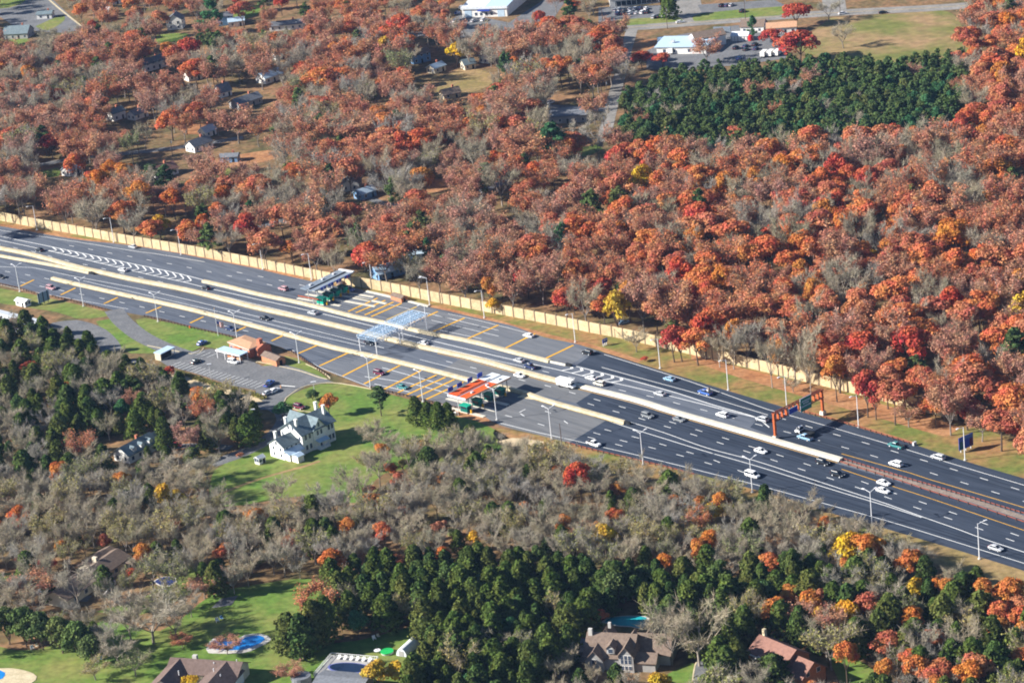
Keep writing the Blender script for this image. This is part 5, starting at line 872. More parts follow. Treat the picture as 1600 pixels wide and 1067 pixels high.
def bare(seed, h, r, mt, bk, per=26, leaf=None, nleaf=0, wd=.075, n1=6, fork=.28):
    rg = np.random.default_rng(seed); mb, tips = limbs(rg, h, r, fork, n1, 4, 3, .85, .19); V = twigs(rg, tips, per, 2.0*r/5, wd, r, h); V2 = twigs(rg, tips, max(2, per//6), 3.0*r/5, wd*1.5, r, h); V = np.concatenate([V, V2])
    if not nleaf: return arrmesh('crown', V, 3, [mt]), mb.mesh('trunk', bk), mb
    T = np.array(tips)[rg.integers(0, len(tips), nleaf)]+rg.normal(size=(nleaf, 3))*r*.13; Q = quads(T, rg.normal(size=(nleaf, 3))*.8+np.array([0, 0, .8]), .4, rg); Q = np.concatenate([Q.reshape(-1, 4, 3)[:, [0, 1, 2]], Q.reshape(-1, 4, 3)[:, [0, 2, 3]]]).reshape(-1, 3)
    return arrmesh('crown', np.concatenate([V, Q]), 3, [mt, leaf], np.concatenate([np.zeros(len(V)//3, int), np.ones(len(Q)//3, int)])), mb.mesh('trunk', bk), mb
def conifer(seed, h, r, kind, n, size, mt, bk):
    rg = np.random.default_rng(seed); mb = MB().tube((0, 0, -.2), (0, 0, h*.9), .2, .05, 6, False)
    f = rg.random(n)**(.75 if kind == 'cedar' else .9); ph = rg.uniform(0, 2*math.pi, n)
    if kind == 'cedar':
        z = h*(.06+.94*f); prof = r*np.clip((1-f)**.42*(.72+.6*np.minimum(f*3, .47)), .05, 1)*1.1; lump = 1+.30*np.sin(ph*3+seed+f*9)*np.sin(f*17+seed*2)+.16*np.sin(ph*7+f*31+seed)
        rad = prof*lump*(rg.uniform(.5, 1.05, n)**.45); C = np.stack([rad*np.cos(ph), rad*np.sin(ph), z+rg.normal(size=n)*.12], 1); N = np.stack([np.cos(ph), np.sin(ph), np.full(n, .45)], 1)+rg.normal(size=(n, 3))*.5
    else:
        nb = 34; bf = rg.random(nb)**.85; bph = rg.uniform(0, 2*math.pi, nb); bz = h*(.30+.66*bf); br = r*(1-bf**2.2*.85)*rg.uniform(.55, 1.05, nb); i = rg.integers(0, nb, n); t_ = rg.uniform(.3, 1.0, n)**.7; w_ = r*.30*(1-.4*bf[i]); u = rg.normal(size=(n, 3)); u /= np.linalg.norm(u, axis=1, keepdims=True)
        C = np.stack([br[i]*t_*np.cos(bph[i]), br[i]*t_*np.sin(bph[i]), bz[i]+t_*h*.05], 1)+u*w_[:, None]*np.array([1, 1, .62])*rg.uniform(.4, 1, (n, 1)); N = u+rg.normal(size=u.shape)*.5+np.array([0, 0, .5])
        for k in range(nb): mb.tube((0, 0, bz[k]-.4), (br[k]*.8*math.cos(bph[k]), br[k]*.8*math.sin(bph[k]), bz[k]), .06, .03, 3, False)
    return arrmesh('crown', quads(C, N, size, rg), 4, [mt]), mb.mesh('trunk', bk), mb
PROTO = {}
def addp(sp, h0, r0, tr, mats): PROTO.setdefault(sp, []).append((h0, r0, tr[0], tr[1], tr[2], mats))
for i in range(8):
    addp('rust', (14, 16, 13, 15, 14, 17, 12, 15)[i], (5, 4.6, 5.4, 5, 4.4, 5, 5, 5.6)[i], leafy(10+i, (14, 16, 13, 15, 14, 17, 12, 15)[i], (5, 4.6, 5.4, 5, 4.4, 5, 5, 5.6)[i], (.28, .34, .24, .3, .25, .4, .2, .3)[i], 11+2*i, 235-8*i, .5, lm_['rust'], bark), 'rust')
    addp('orange', 12, 4.5, leafy(30+i, 12, 4.5, .25, 13+i, 230, .47, lm_['orange'], bark), 'orange') if i < 3 else None
    addp('red', 11, 4.5, leafy(40+i, 11, 4.5, .2, 14+i, 230, .47, lm_['red'], bark), 'red') if i < 3 else None
    addp('brown', 14, 5, bare(50+i, 14, 5, lm_['twigb'], bark_g, 14, lm_['brown'], 1500+i*320), 'brown')
    addp('bare', 13, 5, bare(70+i, 13, 5, lm_['twig'], bark_p if i % 2 else bark_g, 20), 'bare')
    addp('cedar', 10, 2.8, conifer(90+i, 10, 2.8, 'cedar', 1900, .52, lm_['cedar'], bark), 'cedar')
    addp('pine', 13, 4.0, conifer(110+i, 13, 4.0, 'pine', 2100, .55, lm_['pine'], bark), 'pine')
for i in range(3):
    addp('olive', 11, 4.5, bare(140+i, 11, 4.5, lm_['twig'], bark_g, 12, lm_['olive'], 900), 'olive')
    addp('yellow', 9, 4, leafy(150+i, 9, 4, .2, 13, 130, .55, lm_['yellow'], bark), 'yellow')
    addp('wpine', 16, 6, conifer(160+i, 16, 6, 'pine', 3000, .6, lm_['wpine'], bark), 'wpine')
    addp('rpine', 11, 4.5, leafy(180+i, 11, 4.5, .06, 26, 150, .55, lm_['wpine' if i == 2 else 'pine'], bark), 'rpine')
    addp('shrub', 3, 2, leafy(170+i, 3, 2, .05, 9, 60, .38, lm_['olive' if i else 'brown'], bark), 'shrub')
SPN = {'rpine': ('round_pine', 'rounded dense green pine', 'pine'), 'rust': ('rust_oak', 'rust-coloured oak', 'oak'), 'orange': ('orange_maple', 'bright orange maple', 'maple'), 'red': ('red_maple', 'crimson red maple', 'maple'), 'brown': ('brown_oak', 'thin brown half-bare oak', 'oak'), 'bare': ('bare_tree', 'leafless grey tree', 'bare tree'), 'cedar': ('cedar_tree', 'dark green pointed cedar', 'cedar'), 'pine': ('pine_tree', 'green pine', 'pine'), 'olive': ('olive_green_tree', 'thinning yellow-green tree', 'tree'), 'yellow': ('yellow_tree', 'golden yellow tree', 'tree'), 'wpine': ('white_pine', 'broad fresh-green white pine', 'pine'), 'shrub': ('shrub', 'low thin shrub', 'shrub')}
OPEN = [[(128, 690), (185, 690), (190, 735), (140, 740)],
        [(-20, 442)] + EDGE_LO[1:] + [(1700, 760)] + EDGE_UP[::-1],                                           # highway
        WALL[:19] + [(1180, 600), (1137, 612)] + EDGE_UP[19:1:-1] + [(0, 350)], [(1150, 575), (1240, 615), (1344, 650), (1500, 690), (1620, 735), (1620, 760), (1137, 612)],
        [(200, 497), (380, 530), (440, 545), (500, 575), (580, 607), (720, 640), (800, 690), (700, 690), (600, 700), (560, 760), (470, 775), (335, 790), (330, 730), (420, 690), (430, 650), (395, 628), (330, 608), (240, 575), (150, 500)],
        [(-10, 447), (170, 487), (170, 500), (100, 500), (0, 470)], [(360, 938), (400, 913), (500, 905), (525, 945), (460, 1000), (400, 1067), (0, 1067), (0, 1030), (60, 1025), (140, 1045), (220, 1020), (300, 985)], [(500, 1000), (560, 1000), (655, 975), (675, 985), (640, 1040), (600, 1067), (500, 1067), (440, 1030)],
        [(1270, 90), (1290, 30), (1500, 15), (1515, 75), (1500, 92)], [(680, 150), (700, 112), (770, 108), (780, 130), (720, 155)], [(1025, 1067), (1060, 1040), (1110, 1040), (1110, 1067)], [(1290, 1015), (1370, 1045), (1390, 1067), (1320, 1067)],
        [(1360, 815), (1440, 842), (1531, 870), (1620, 895), (1620, 930), (1540, 905), (1460, 872), (1360, 838)], [(0, -10), (75, -10), (135, 45), (100, 55), (0, 45)], [(0, 895), (28, 895), (28, 915), (0, 925)],
        [(700, 40), (715, 0), (870, -5), (850, 40)], [(945, -5), (1600, -5), (1480, 20), (1230, 36), (1100, 46), (940, 50)], [(1010, 108), (1030, 60), (1230, 40), (1235, 98), (1060, 115)], [(938, 225), (955, 160), (976, 45), (1000, 45), (967, 170), (952, 225)], [(860, 205), (865, 160), (920, 155), (950, 165), (945, 200)]]
KEEP = [[(-20, 330), (0, 330), (190, 364), (400, 402), (600, 438), (800, 478), (980, 512), (1075, 535), (1160, 556), (1210, 568), (1290, 590), (1300, 640), (1600, 735), (1600, 880), (1440, 830), (1364, 808), (1180, 750), (1040, 714), (870, 674), (740, 628), (576, 597), (500, 565), (360, 518), (170, 478), (-20, 436)],
        [(405, 720), (425, 660), (460, 630), (505, 615), (535, 660), (530, 695), (570, 700), (545, 755), (470, 772), (350, 782), (400, 735)], [(445, 622), (500, 603), (585, 612), (640, 630), (640, 672), (545, 690), (500, 615)], [(205, 500), (240, 498), (370, 532), (440, 540), (520, 595), (447, 632), (400, 605), (320, 590), (244, 572)], [(178, 710), (186, 695), (232, 680), (250, 690), (235, 725), (205, 728)], [(330, 742), (425, 690), (435, 665), (420, 690)],
        [(365, 935), (410, 918), (495, 912), (520, 942), (470, 985), (425, 1000), (380, 992), (430, 960)], [(505, 1010), (560, 1005), (650, 968), (670, 972), (660, 990), (650, 1022), (600, 1035), (510, 1040)], [(240, 1067), (290, 1018), (330, 990), (420, 988), (425, 1005), (392, 1022), (392, 1067)], [(492, 1067), (515, 1022), (596, 1030), (570, 1067)], [(905, 1030), (930, 985), (950, 962), (1012, 962), (1010, 1030), (995, 1040)], [(1170, 1025), (1190, 985), (1290, 1025), (1290, 1067), (1180, 1040)], [(100, 925), (112, 895), (150, 866), (195, 866), (195, 892), (150, 915), (130, 945)], [(168, 200), (170, 168), (236, 168), (236, 196)], [(245, 290), (250, 262), (275, 258), (300, 285)], [(345, 172), (352, 140), (408, 142), (408, 172)], [(560, 322), (566, 298), (600, 300), (622, 320)], [(752, 304), (756, 288), (796, 288), (796, 304)], [(284, 128), (290, 108), (318, 110), (318, 128)], [(640, 122), (650, 104), (690, 108), (690, 124)], [(300, 214), (318, 198), (338, 200), (338, 216)], [(60, 280), (66, 264), (100, 262), (100, 278)], [(580, 436), (600, 412), (630, 410), (632, 440)], [(40, 1015), (120, 1020), (130, 1060), (60, 1067), (0, 1067), (0, 1030)], [(1050, 1067), (1060, 1048), (1092, 1040), (1096, 1067)], [(1302, 1028), (1345, 1032), (1370, 1060), (1320, 1050)],
        [(240, 902), (280, 900), (305, 905), (280, 920)], [(1285, 80), (1300, 30), (1480, 20), (1490, 72), (1380, 86)], [(720, 38), (724, 18), (748, -5), (815, -5), (800, 38)], [(940, 42), (950, 5), (1100, -5), (1230, 5), (1230, 30), (1100, 40), (1010, 46)], [(1025, 95), (1035, 70), (1065, 45), (1110, 48), (1105, 75), (1085, 96)], [(1110, 90), (1120, 50), (1195, 45), (1225, 95)], [(945, 212), (953, 165), (966, 165), (957, 212)], [(300, 225), (330, 215), (420, 238), (440, 250), (400, 258), (330, 250)], [(400, 352), (470, 342), (490, 352), (430, 362)], [(645, 296), (680, 280), (704, 285), (690, 300)], [(905, 246), (912, 228), (944, 224), (940, 245)], [(205, 250), (230, 238), (300, 228), (300, 240), (240, 256)], [(240, 335), (245, 318), (290, 312), (300, 330)], [(868, 190), (878, 164), (915, 160), (918, 190)],
        [(688, 152), (705, 125), (768, 112), (768, 128), (720, 150)], [(258, 55), (262, 30), (290, 30), (292, 60)], [(0, 64), (0, 36), (60, 32), (62, 55), (30, 70)], [(75, -5), (120, 40), (60, 40), (0, 25), (0, -5)], [(220, 108), (225, 88), (262, 88), (262, 108)], [(343, 150), (350, 133), (385, 140), (400, 165)], [(293, 238), (302, 216), (330, 214), (332, 236)], [(344, 254), (346, 240), (376, 240), (376, 256)], [(168, 190), (170, 166), (198, 166), (232, 172), (232, 186)], [(536, 300), (540, 276), (572, 280), (578, 308)], [(640, 100), (645, 78), (672, 80), (700, 108), (690, 118)], [(240, 273), (244, 250), (272, 252), (270, 275)], [(590, 430), (605, 408), (626, 405), (626, 430)], [(100, 275), (104, 256), (126, 260), (124, 276)], [(1305, 20), (1480, 8), (1480, 20), (1305, 30)], [(430, 45), (432, 30), (476, 30), (474, 46)], [(338, 30), (355, 22), (385, 28), (380, 42)], [(1300, 600), (1296, 660), (1280, 660), (1286, 600)], [(400, 130), (404, 108), (440, 112), (440, 128)], [(425, 640), (520, 606), (540, 700), (440, 735)], [(262, 700), (266, 690), (300, 692), (298, 704)]]
ZONES = [  # crown position polygon, tree mix, spacing in metres, height range, phrase
    ([(975, 196), (968, 150), (1040, 116), (1200, 98), (1320, 92), (1500, 80), (1514, 130), (1484, 196), (1300, 219), (1100, 229), (975, 228)], dict(pine=.60, rpine=.365, brown=.015, rust=.01, bare=.01), 5.3, (10, 13.5), 'in the dark pine stand'),
    ([(925, 215), (985, 222), (1100, 224), (1300, 214), (1480, 192), (1512, 130), (1502, 60), (1480, 15), (1640, -20), (1640, 760), (1500, 690), (1344, 640), (1200, 590), (1000, 545), (870, 500), (900, 330)], dict(rust=.41, brown=.27, bare=.13, orange=.09, red=.06, pine=.025, yellow=.015), 8.6, (13, 20), 'in the rust wood beyond the sound wall'),
    ([(-60, 45), (130, 45), (300, 60), (600, 30), (700, 40), (860, 35), (975, 50), (985, 100), (940, 220), (900, 330), (870, 510), (600, 450), (400, 412), (187, 375), (-60, 345)], dict(brown=.44, rust=.16, bare=.25, orange=.035, red=.03, pine=.055, olive=.03, yellow=.003), 9.4, (12, 19), 'in the wooded suburb'),
    ([(-60, -60), (1650, -90), (1650, 30), (1480, 10), (1230, 0), (950, 0), (860, 35), (600, 30), (300, 60), (130, 45), (-60, 45)], dict(brown=.45, rust=.25, bare=.15, orange=.05, red=.05, pine=.05), 14, (11, 17), 'at the top of the view'),
    ([(-60, 500), (40, 500), (180, 545), (240, 570), (340, 610), (425, 640), (430, 665), (330, 700), (240, 690), (180, 720), (80, 740), (-60, 740)], dict(cedar=.60, rpine=.10, bare=.20, brown=.02, pine=.05, olive=.06), 6.8, (8, 13), 'in the dark wood left of the farmhouse'),
    ([(440, 1000), (470, 930), (540, 870), (700, 860), (850, 865), (1000, 885), (1180, 885), (1250, 900), (1160, 960), (1110, 1000), (1000, 975), (905, 975), (870, 1040), (760, 1100), (600, 1100), (660, 1020), (660, 960), (560, 985), (470, 1010)], dict(cedar=.86, rpine=.11, olive=.02, bare=.01), 4.9, (8, 13), 'in the foreground cedar mass'),
    ([(1180, 880), (1320, 850), (1440, 868), (1600, 930), (1680, 960), (1680, 1120), (1100, 1120), (1110, 1000), (1160, 960), (1250, 900)], dict(cedar=.44, rust=.12, orange=.16, yellow=.03, bare=.13, olive=.09, brown=.02), 5.4, (9, 14), 'in the mixed wood at the lower corner'),
    ([(-60, 720), (180, 735), (330, 765), (480, 775), (570, 760), (590, 700), (640, 690), (720, 670), (800, 690), (900, 715), (1100, 755), (1300, 800), (1440, 868), (1320, 860), (1180, 890), (850, 875), (540, 880), (470, 930), (440, 905), (330, 905), (-60, 930)], dict(bare=.52, olive=.17, brown=.02, orange=.055, cedar=.11, yellow=.015, rust=.01, shrub=.11), 5.2, (7, 12.5), 'in the bare wood across the foreground'),
    ([(-60, 900), (200, 900), (330, 905), (330, 930), (150, 1000), (-60, 1010)], dict(bare=.55, cedar=.15, olive=.2, brown=.1), 8.5, (7, 11), 'around the long ranch house'),
    ([(700, 1120), (860, 1010), (1000, 1035), (1060, 1030), (1180, 1040), (1200, 1120)], dict(bare=.4, olive=.3, cedar=.2, orange=.05, yellow=.05), 6.5, (6, 9), 'around the dormer house')]
LAND = [(760, 20, 'by the white warehouse'), (990, 15, 'by the showroom'), (1070, 75, 'by the white flat-roofed store'), (276, 45, 'by the white two-storey house'), (40, 40, 'by the top left car park'), (700, 135, 'around the yellow lawn'), (655, 90, 'near the tan-roofed blue house'), (890, 178, 'by the low grey building'), (550, 290, 'near the twin-door garage'), (312, 228, 'near the dark bungalow'), (360, 248, 'near the bright blue bungalow'), (182, 178, 'near the slate-roofed house'), (240, 100, 'near the grey-roofed white house'), (385, 155, 'near the steep gabled cottage'), (606, 418, 'near the blue-roofed house by the wall'), (112, 265, 'near the left lawn house'), (254, 265, 'near the mauve-roofed house'), (500, 400, 'behind the upper toll plaza'), (780, 460, 'above the sound wall, middle stretch'), (100, 320, 'above the left sound wall'), (950, 480, 'above the green verge'), (1150, 520, 'above the right sound wall'), (1400, 560, 'behind the rust sign gantry'), (1380, 50, 'beside the dry field'), (1560, 650, 'behind the dark roadside sign'),
        (214, 700, 'near the low white cape house'), (470, 770, 'below the farmhouse lawn'), (60, 560, 'below the long blue-roofed building'), (300, 600, 'beside the toll office lot'), (720, 720, 'below the orange toll roof'), (900, 760, 'below the lower toll exit'), (1150, 800, 'below the near lamp posts'), (145, 900, 'near the long ranch house'), (560, 990, 'around the cedar-edged back lawn'), (985, 1000, 'near the dormer house'), (1230, 1020, 'near the brick house'), (1480, 900, 'along the dry verge'), (60, 1010, 'at the lower left lawn'), (800, 930, 'in the middle of the cedar mass'), (660, 860, 'in the middle of the bare wood')]
TREES = []; grid = {}
def free(p, d):
    gx, gy = int(p.x//10), int(p.y//10)
    for i in range(gx-1, gx+2):
        for j in range(gy-1, gy+2):
            for q, dq in grid.get((i, j), ()):
                if (q.x-p.x)**2+(q.y-p.y)**2 < (min(d, dq)*.78)**2: return False
    return True
def put(p, sp, h, w_, label=None, phrase='', d=5):
    grid.setdefault((int(p.x//10), int(p.y//10)), []).append((p, d)); TREES.append((p, sp, h, w_, label, phrase))
# trees that stand out one by one: base, kind, height, crown width, label
for a in ((596, 650, 'pine', 11, 9, 'large dark pine on the lawn below the guardrail'), (652, 664, 'cedar', 10.5, 6, 'dark cedar left end of the row below the orange toll roof'), (671, 667, 'cedar', 9, 6, 'dark cedar second in the row below the orange toll roof'), (688, 671, 'cedar', 10, 6.5, 'dark cedar third in the row below the orange toll roof'), (702, 670, 'cedar', 9.5, 6, 'dark cedar right end of the row below the orange toll roof'), (515, 650, 'orange', 8.5, 8, 'small orange tree behind the farmhouse chimney'), (489, 625, 'rpine', 4.2, 5, 'dark round evergreen shrub on the green island'), (443, 655, 'rpine', 7, 7, 'round dark evergreen beside the farmhouse wing'), (908, 786, 'red', 15, 9, 'vivid crimson maple alone in the bare wood'), (1022, 786, 'orange', 6, 7, 'small orange maple right of the crimson one'), (612, 752, 'orange', 7, 5.5, 'orange maple at the edge of the farmhouse lawn'), (664, 716, 'orange', 7, 6.5, 'orange maple left of the bare wood top'), (697, 765, 'orange', 6, 6, 'orange maple in the bare wood below another'), (545, 850, 'orange', 9, 7, 'orange maple at the tip of the cedar mass'), (520, 865, 'orange', 7, 7, 'orange maple just left of the cedar tip'), (585, 805, 'orange', 8, 8, 'dull orange maple in the middle of the bare wood'), (280, 800, 'yellow', 8, 8, 'yellowish tree in the bare wood below the cape house'),
          (313, 646, 'orange', 10, 11, 'red-orange tree in the dark wood below the lot'), (268, 596, 'red', 6.5, 5, 'thin bright red tree on the sandy hedge bank'), (97, 628, 'orange', 8, 9, 'orange tree deep in the left cedar wood'), (47, 590, 'red', 7, 7, 'red tree in the left cedar wood'), (29, 838, 'red', 6, 6, 'bright red-orange tree at the left edge'), (24, 525, 'red', 8, 7, 'crimson tree before the long blue-roofed building'), (867, 268, 'wpine', 22, 19, 'huge fresh-green white pine by the pale street'), (884, 412, 'wpine', 17, 9, 'tall green pine beside the red maples above the wall'), (700, 432, 'wpine', 9, 12, 'bright green evergreen behind the blue-roofed house'), (728, 424, 'wpine', 8, 12, 'bright green spreading evergreen right of its twin'), (672, 424, 'wpine', 14, 5, 'slim pale green conifer by the blue-roofed house'), (640, 440, 'olive', 11, 11, 'grey-green bushy tree just behind the wall'), (332, 56, 'wpine', 21, 16, 'huge dark green pine at the top by white houses'), (803, 440, 'red', 9, 11, 'bright red maple above the middle of the sound wall'), (940, 150, 'rust', 17, 12, 'rust oak leaning over the pale street, upper'), (930, 195, 'brown', 15, 12, 'brown oak beside the pale street shading it'), (962, 105, 'rust', 17, 13, 'rust oak at the bend of the pale street'), (968, 75, 'brown', 16, 12, 'brown oak at the top of the pale street'), (898, 492, 'red', 8, 8, 'red maple peeking over the wall by the lamp'), (1245, 44, 'red', 14, 16, 'large crimson maple on the town road'), (1250, 98, 'red', 17, 22, 'largest crimson maple beside the dry field'), (1208, 74, 'red', 10, 13, 'crimson maple left of the largest one'), (1318, 76, 'bare', 12, 12, 'lone leafless tree standing in the dry field'), (1295, 34, 'bare', 11, 12, 'leafless tree by the town road and field'), (1178, 68, 'wpine', 14, 7, 'dark conifer on the commercial strip'), (1047, 29, 'cedar', 12, 10, 'big dark evergreen at the crossroads by the car lot'), (1003, 106, 'red', 9, 11, 'red maple at the street corner of the pine stand'), (1036, 106, 'red', 8, 10, 'red maple before the white flat-roofed store'), (1105, 100, 'brown', 12, 15, 'wide brown tree beside the white flat-roofed store'),
          (592, 1075, 'yellow', 9, 9, 'bright golden tree at the bottom by the deck pool'), (625, 1068, 'yellow', 7, 7, 'golden yellow tree behind the brightest one'), (15, 1006, 'rpine', 13, 10, 'rounded green pine, first of the lower left row'), (42, 1010, 'rpine', 14, 10, 'rounded green pine, second of the lower left row'), (68, 1015, 'rpine', 13, 10, 'rounded green pine, third of the lower left row'), (98, 1020, 'rpine', 12.5, 10, 'rounded green pine, fourth of the lower left row'), (126, 1027, 'rpine', 12.5, 10, 'rounded green pine, fifth of the lower left row'), (145, 1038, 'rpine', 10, 8, 'rounded green pine, last of the lower left row'), (455, 1022, 'cedar', 13, 9, 'dark cedar at the left tip of the back lawn'), (475, 1026, 'cedar', 13.5, 9, 'dark cedar second from the left lawn tip'), (495, 1012, 'cedar', 15, 9, 'dark cedar in the clump left of the back lawn'), (514, 1005, 'cedar', 15, 8, 'dark cedar right of the lawn clump'), (500, 985, 'brown', 14, 11, 'brown bare tree rising from the cedar clump'), (240, 1005, 'bare', 15, 20, 'wide tan leafless tree in the lower left lawn'), (125, 950, 'bare', 14, 12, 'tan leafless tree before the ranch house'), (55, 945, 'brown', 10, 13, 'mauve-brown bare tree by the ranch house'), (205, 1000, 'bare', 13, 12, 'leafless tree left of the widest lawn tree'), (275, 1000, 'bare', 12, 12, 'leafless tree right of the widest lawn tree'), (185, 1040, 'bare', 10, 10, 'grey bare tree behind the lower left lawn swing'), (212, 1056, 'olive', 7, 9, 'olive shrub tree below the grey bare lawn tree'), (150, 1062, 'olive', 6, 8, 'olive shrub tree at the bottom left edge'), (320, 935, 'brown', 8, 9, 'brown bushy tree by the navy covered pool'), (265, 960, 'olive', 9, 9, 'olive tree behind the widest lawn tree'), (345, 905, 'cedar', 7, 6, 'dark cedar at the top of the lower left lawn'), (600, 715, 'bare', 10, 11, 'grey bare tree overhanging the farmhouse lawn'), (585, 700, 'bare', 9, 10, 'pale bare tree at the right of the farmhouse lawn'), (575, 735, 'olive', 6, 7, 'green-brown bush at the right edge of the farmhouse lawn'), (545, 775, 'bare', 9, 9, 'thin bare tree at the foot of the farmhouse lawn'), (440, 788, 'bare', 9, 10, 'bare tree at the bottom edge of the farmhouse lawn'), (375, 715, 'shrub', 2, 2.6, 'small purple-brown shrub on the farmhouse lawn'), (302, 722, 'cedar', 5.5, 6.5, 'dark evergreen shrub beside the red car'), (262, 724, 'cedar', 6.5, 4.5, 'dark cedar right of the low white cape house'), (233, 722, 'cedar', 6, 3, 'slim cedar against the cape house front'), (288, 762, 'bare', 11, 14, 'spreading grey bare tree below the red car'), (250, 758, 'bare', 10, 11, 'grey bare tree below the cape house front'), (325, 752, 'bare', 9, 9, 'grey bare tree at the drive bend'), (225, 748, 'cedar', 7, 5, 'cedar below the cape house'), (88, 552, 'cedar', 10, 7, 'dark cedar at the gravel yard, first of the row'), (108, 560, 'cedar', 10, 7, 'dark cedar at the gravel yard, second of the row'), (128, 565, 'cedar', 9, 7, 'dark cedar at the gravel yard, third of the row'), (148, 570, 'cedar', 9, 6, 'dark cedar at the gravel yard, fourth of the row'), (72, 540, 'cedar', 12, 7, 'tall dark cedar by the long blue-roofed building'), (172, 575, 'cedar', 7, 7, 'dark cedar nearest the kiosk'), (75, 900, 'red', 6, 8, 'dark red small tree beside the ranch house'), (208, 905, 'red', 4, 5, 'dark red shrub by the covered pool'), (165, 920, 'cedar', 8, 6, 'dark cedar beside the ranch patio'), (1050, 1038, 'bare', 17, 15, 'pale-limbed spreading bare tree before the dormer house'), (1093, 1040, 'bare', 17, 16, 'second pale-limbed bare tree right of the dormer house'), (935, 985, 'rust', 7, 7, 'rust-coloured tree left of the teal pool'), (920, 1005, 'red', 4, 6, 'dark red shrub left of the dormer house'), (455, 1062, 'brown', 4.5, 8, 'pinkish bare bush on the lawn by the deck pool'), (298, 1078, 'yellow', 5, 6, 'yellow-green shrub in the courtyard of the brown roof'), (1210, 1075, 'cedar', 10, 10, 'dark conifer in front of the brick house'), (1185, 1062, 'cedar', 5, 5, 'dark shrub at the brick house gable'), (780, 1066-36, 'bare', 9, 12, 'grey bare tree rising in the cedar mass'), (285, 1052-40, 'brown', 4, 6, 'reddish shrub by the blue kidney pool'), (355, 1022, 'brown', 5, 8, 'thin bare tree before the blue kidney pool'),
          (773, 490, 'yellow', 6.5, 7, 'small yellow-green tree against the sound wall'), (995, 550, 'bare', 8, 9, 'bare pale bush on the bright green verge'), (1008, 565, 'red', 2, 3, 'tiny orange-red shrub on the verge'), (1054, 566, 'red', 15, 10, 'red tree before the wall right of the lamp, left trunk'), (1066, 565, 'red', 14, 10, 'red tree before the wall right of the lamp, right trunk'), (1091, 571, 'rust', 15, 13, 'rust tree casting shade on the sound wall'), (1147, 577, 'bare', 14, 9, 'tall bare tree before the sound wall'), (1125, 574, 'bare', 13, 9, 'bare grey tree beside the rust tree at the wall'), (1207, 606, 'bare', 18, 9, 'tall pale bare tree on the grass by the wall'), (1267, 615, 'bare', 18, 9, 'tall pale bare tree behind the rust gantry'), (1308, 628, 'orange', 18, 9, 'orange tree just right of the gantry column'), (1356, 652, 'red', 18, 10, 'red tree on the leafy slope, left trunk'), (1369, 656, 'red', 15, 9, 'red tree on the leafy slope, next trunk'), (1399, 664, 'rust', 17, 12, 'reddish tree with pale trunk on the leafy slope'), (1420, 667, 'brown', 9, 10, 'low reddish brown tree on the leafy slope'), (1462, 668, 'rust', 12, 10, 'rust tree before the end of the sound wall'), (1512, 672, 'red', 13, 11, 'dark red tree above the dark roadside sign'), (1565, 705, 'rust', 15, 13, 'rust tree at the right edge of the slope'), (1590, 703, 'red', 13, 10, 'red tree at the right picture edge'), (1535, 690, 'brown', 11, 10, 'brown tree behind the dark roadside sign'), (1240, 612, 'bare', 5, 7, 'low bare bush on the grass before the wall'), (440, 340, 'bare', 13, 13, 'grey bare tree over the shaded lane'), (510, 320, 'wpine', 12, 9, 'green pine left of the twin-door garage'), (395, 360, 'wpine', 13, 8, 'green pine above the sound wall left of the canopy'), (240, 300, 'pine', 13, 13, 'dark pine above the shaded yard, left one'), (262, 304, 'pine', 14, 12, 'dark pine above the shaded yard, right one'), (335, 135, 'pine', 16, 9, 'tall dark pine beside the cottage lane'), (300, 180, 'pine', 10, 12, 'dark evergreen clump above the little white house'), (975, 485, 'pine', 12, 7, 'dark green cedar in the shade above the verge'), (920, 470, 'pine', 8, 8, 'dark green shrub tree at the wall'), (1055, 545, 'pine', 12, 9, 'green pine above the wall by the red trees'), (1362, 435, 'yellow', 12, 12, 'yellow-green tree in the middle of the rust wood'), (715, 105, 'yellow', 13, 14, 'yellow-green tree beside the yellow lawn'), (640, 118, 'bare', 14, 12, 'bare tree before the tan-roofed blue house'), (1605, 655, 'orange', 13, 10, 'golden orange tree at the right edge')):
    put(G(a[0], a[1]), a[2], a[3], a[4], a[5], '', 6)
rng = random.Random(11)
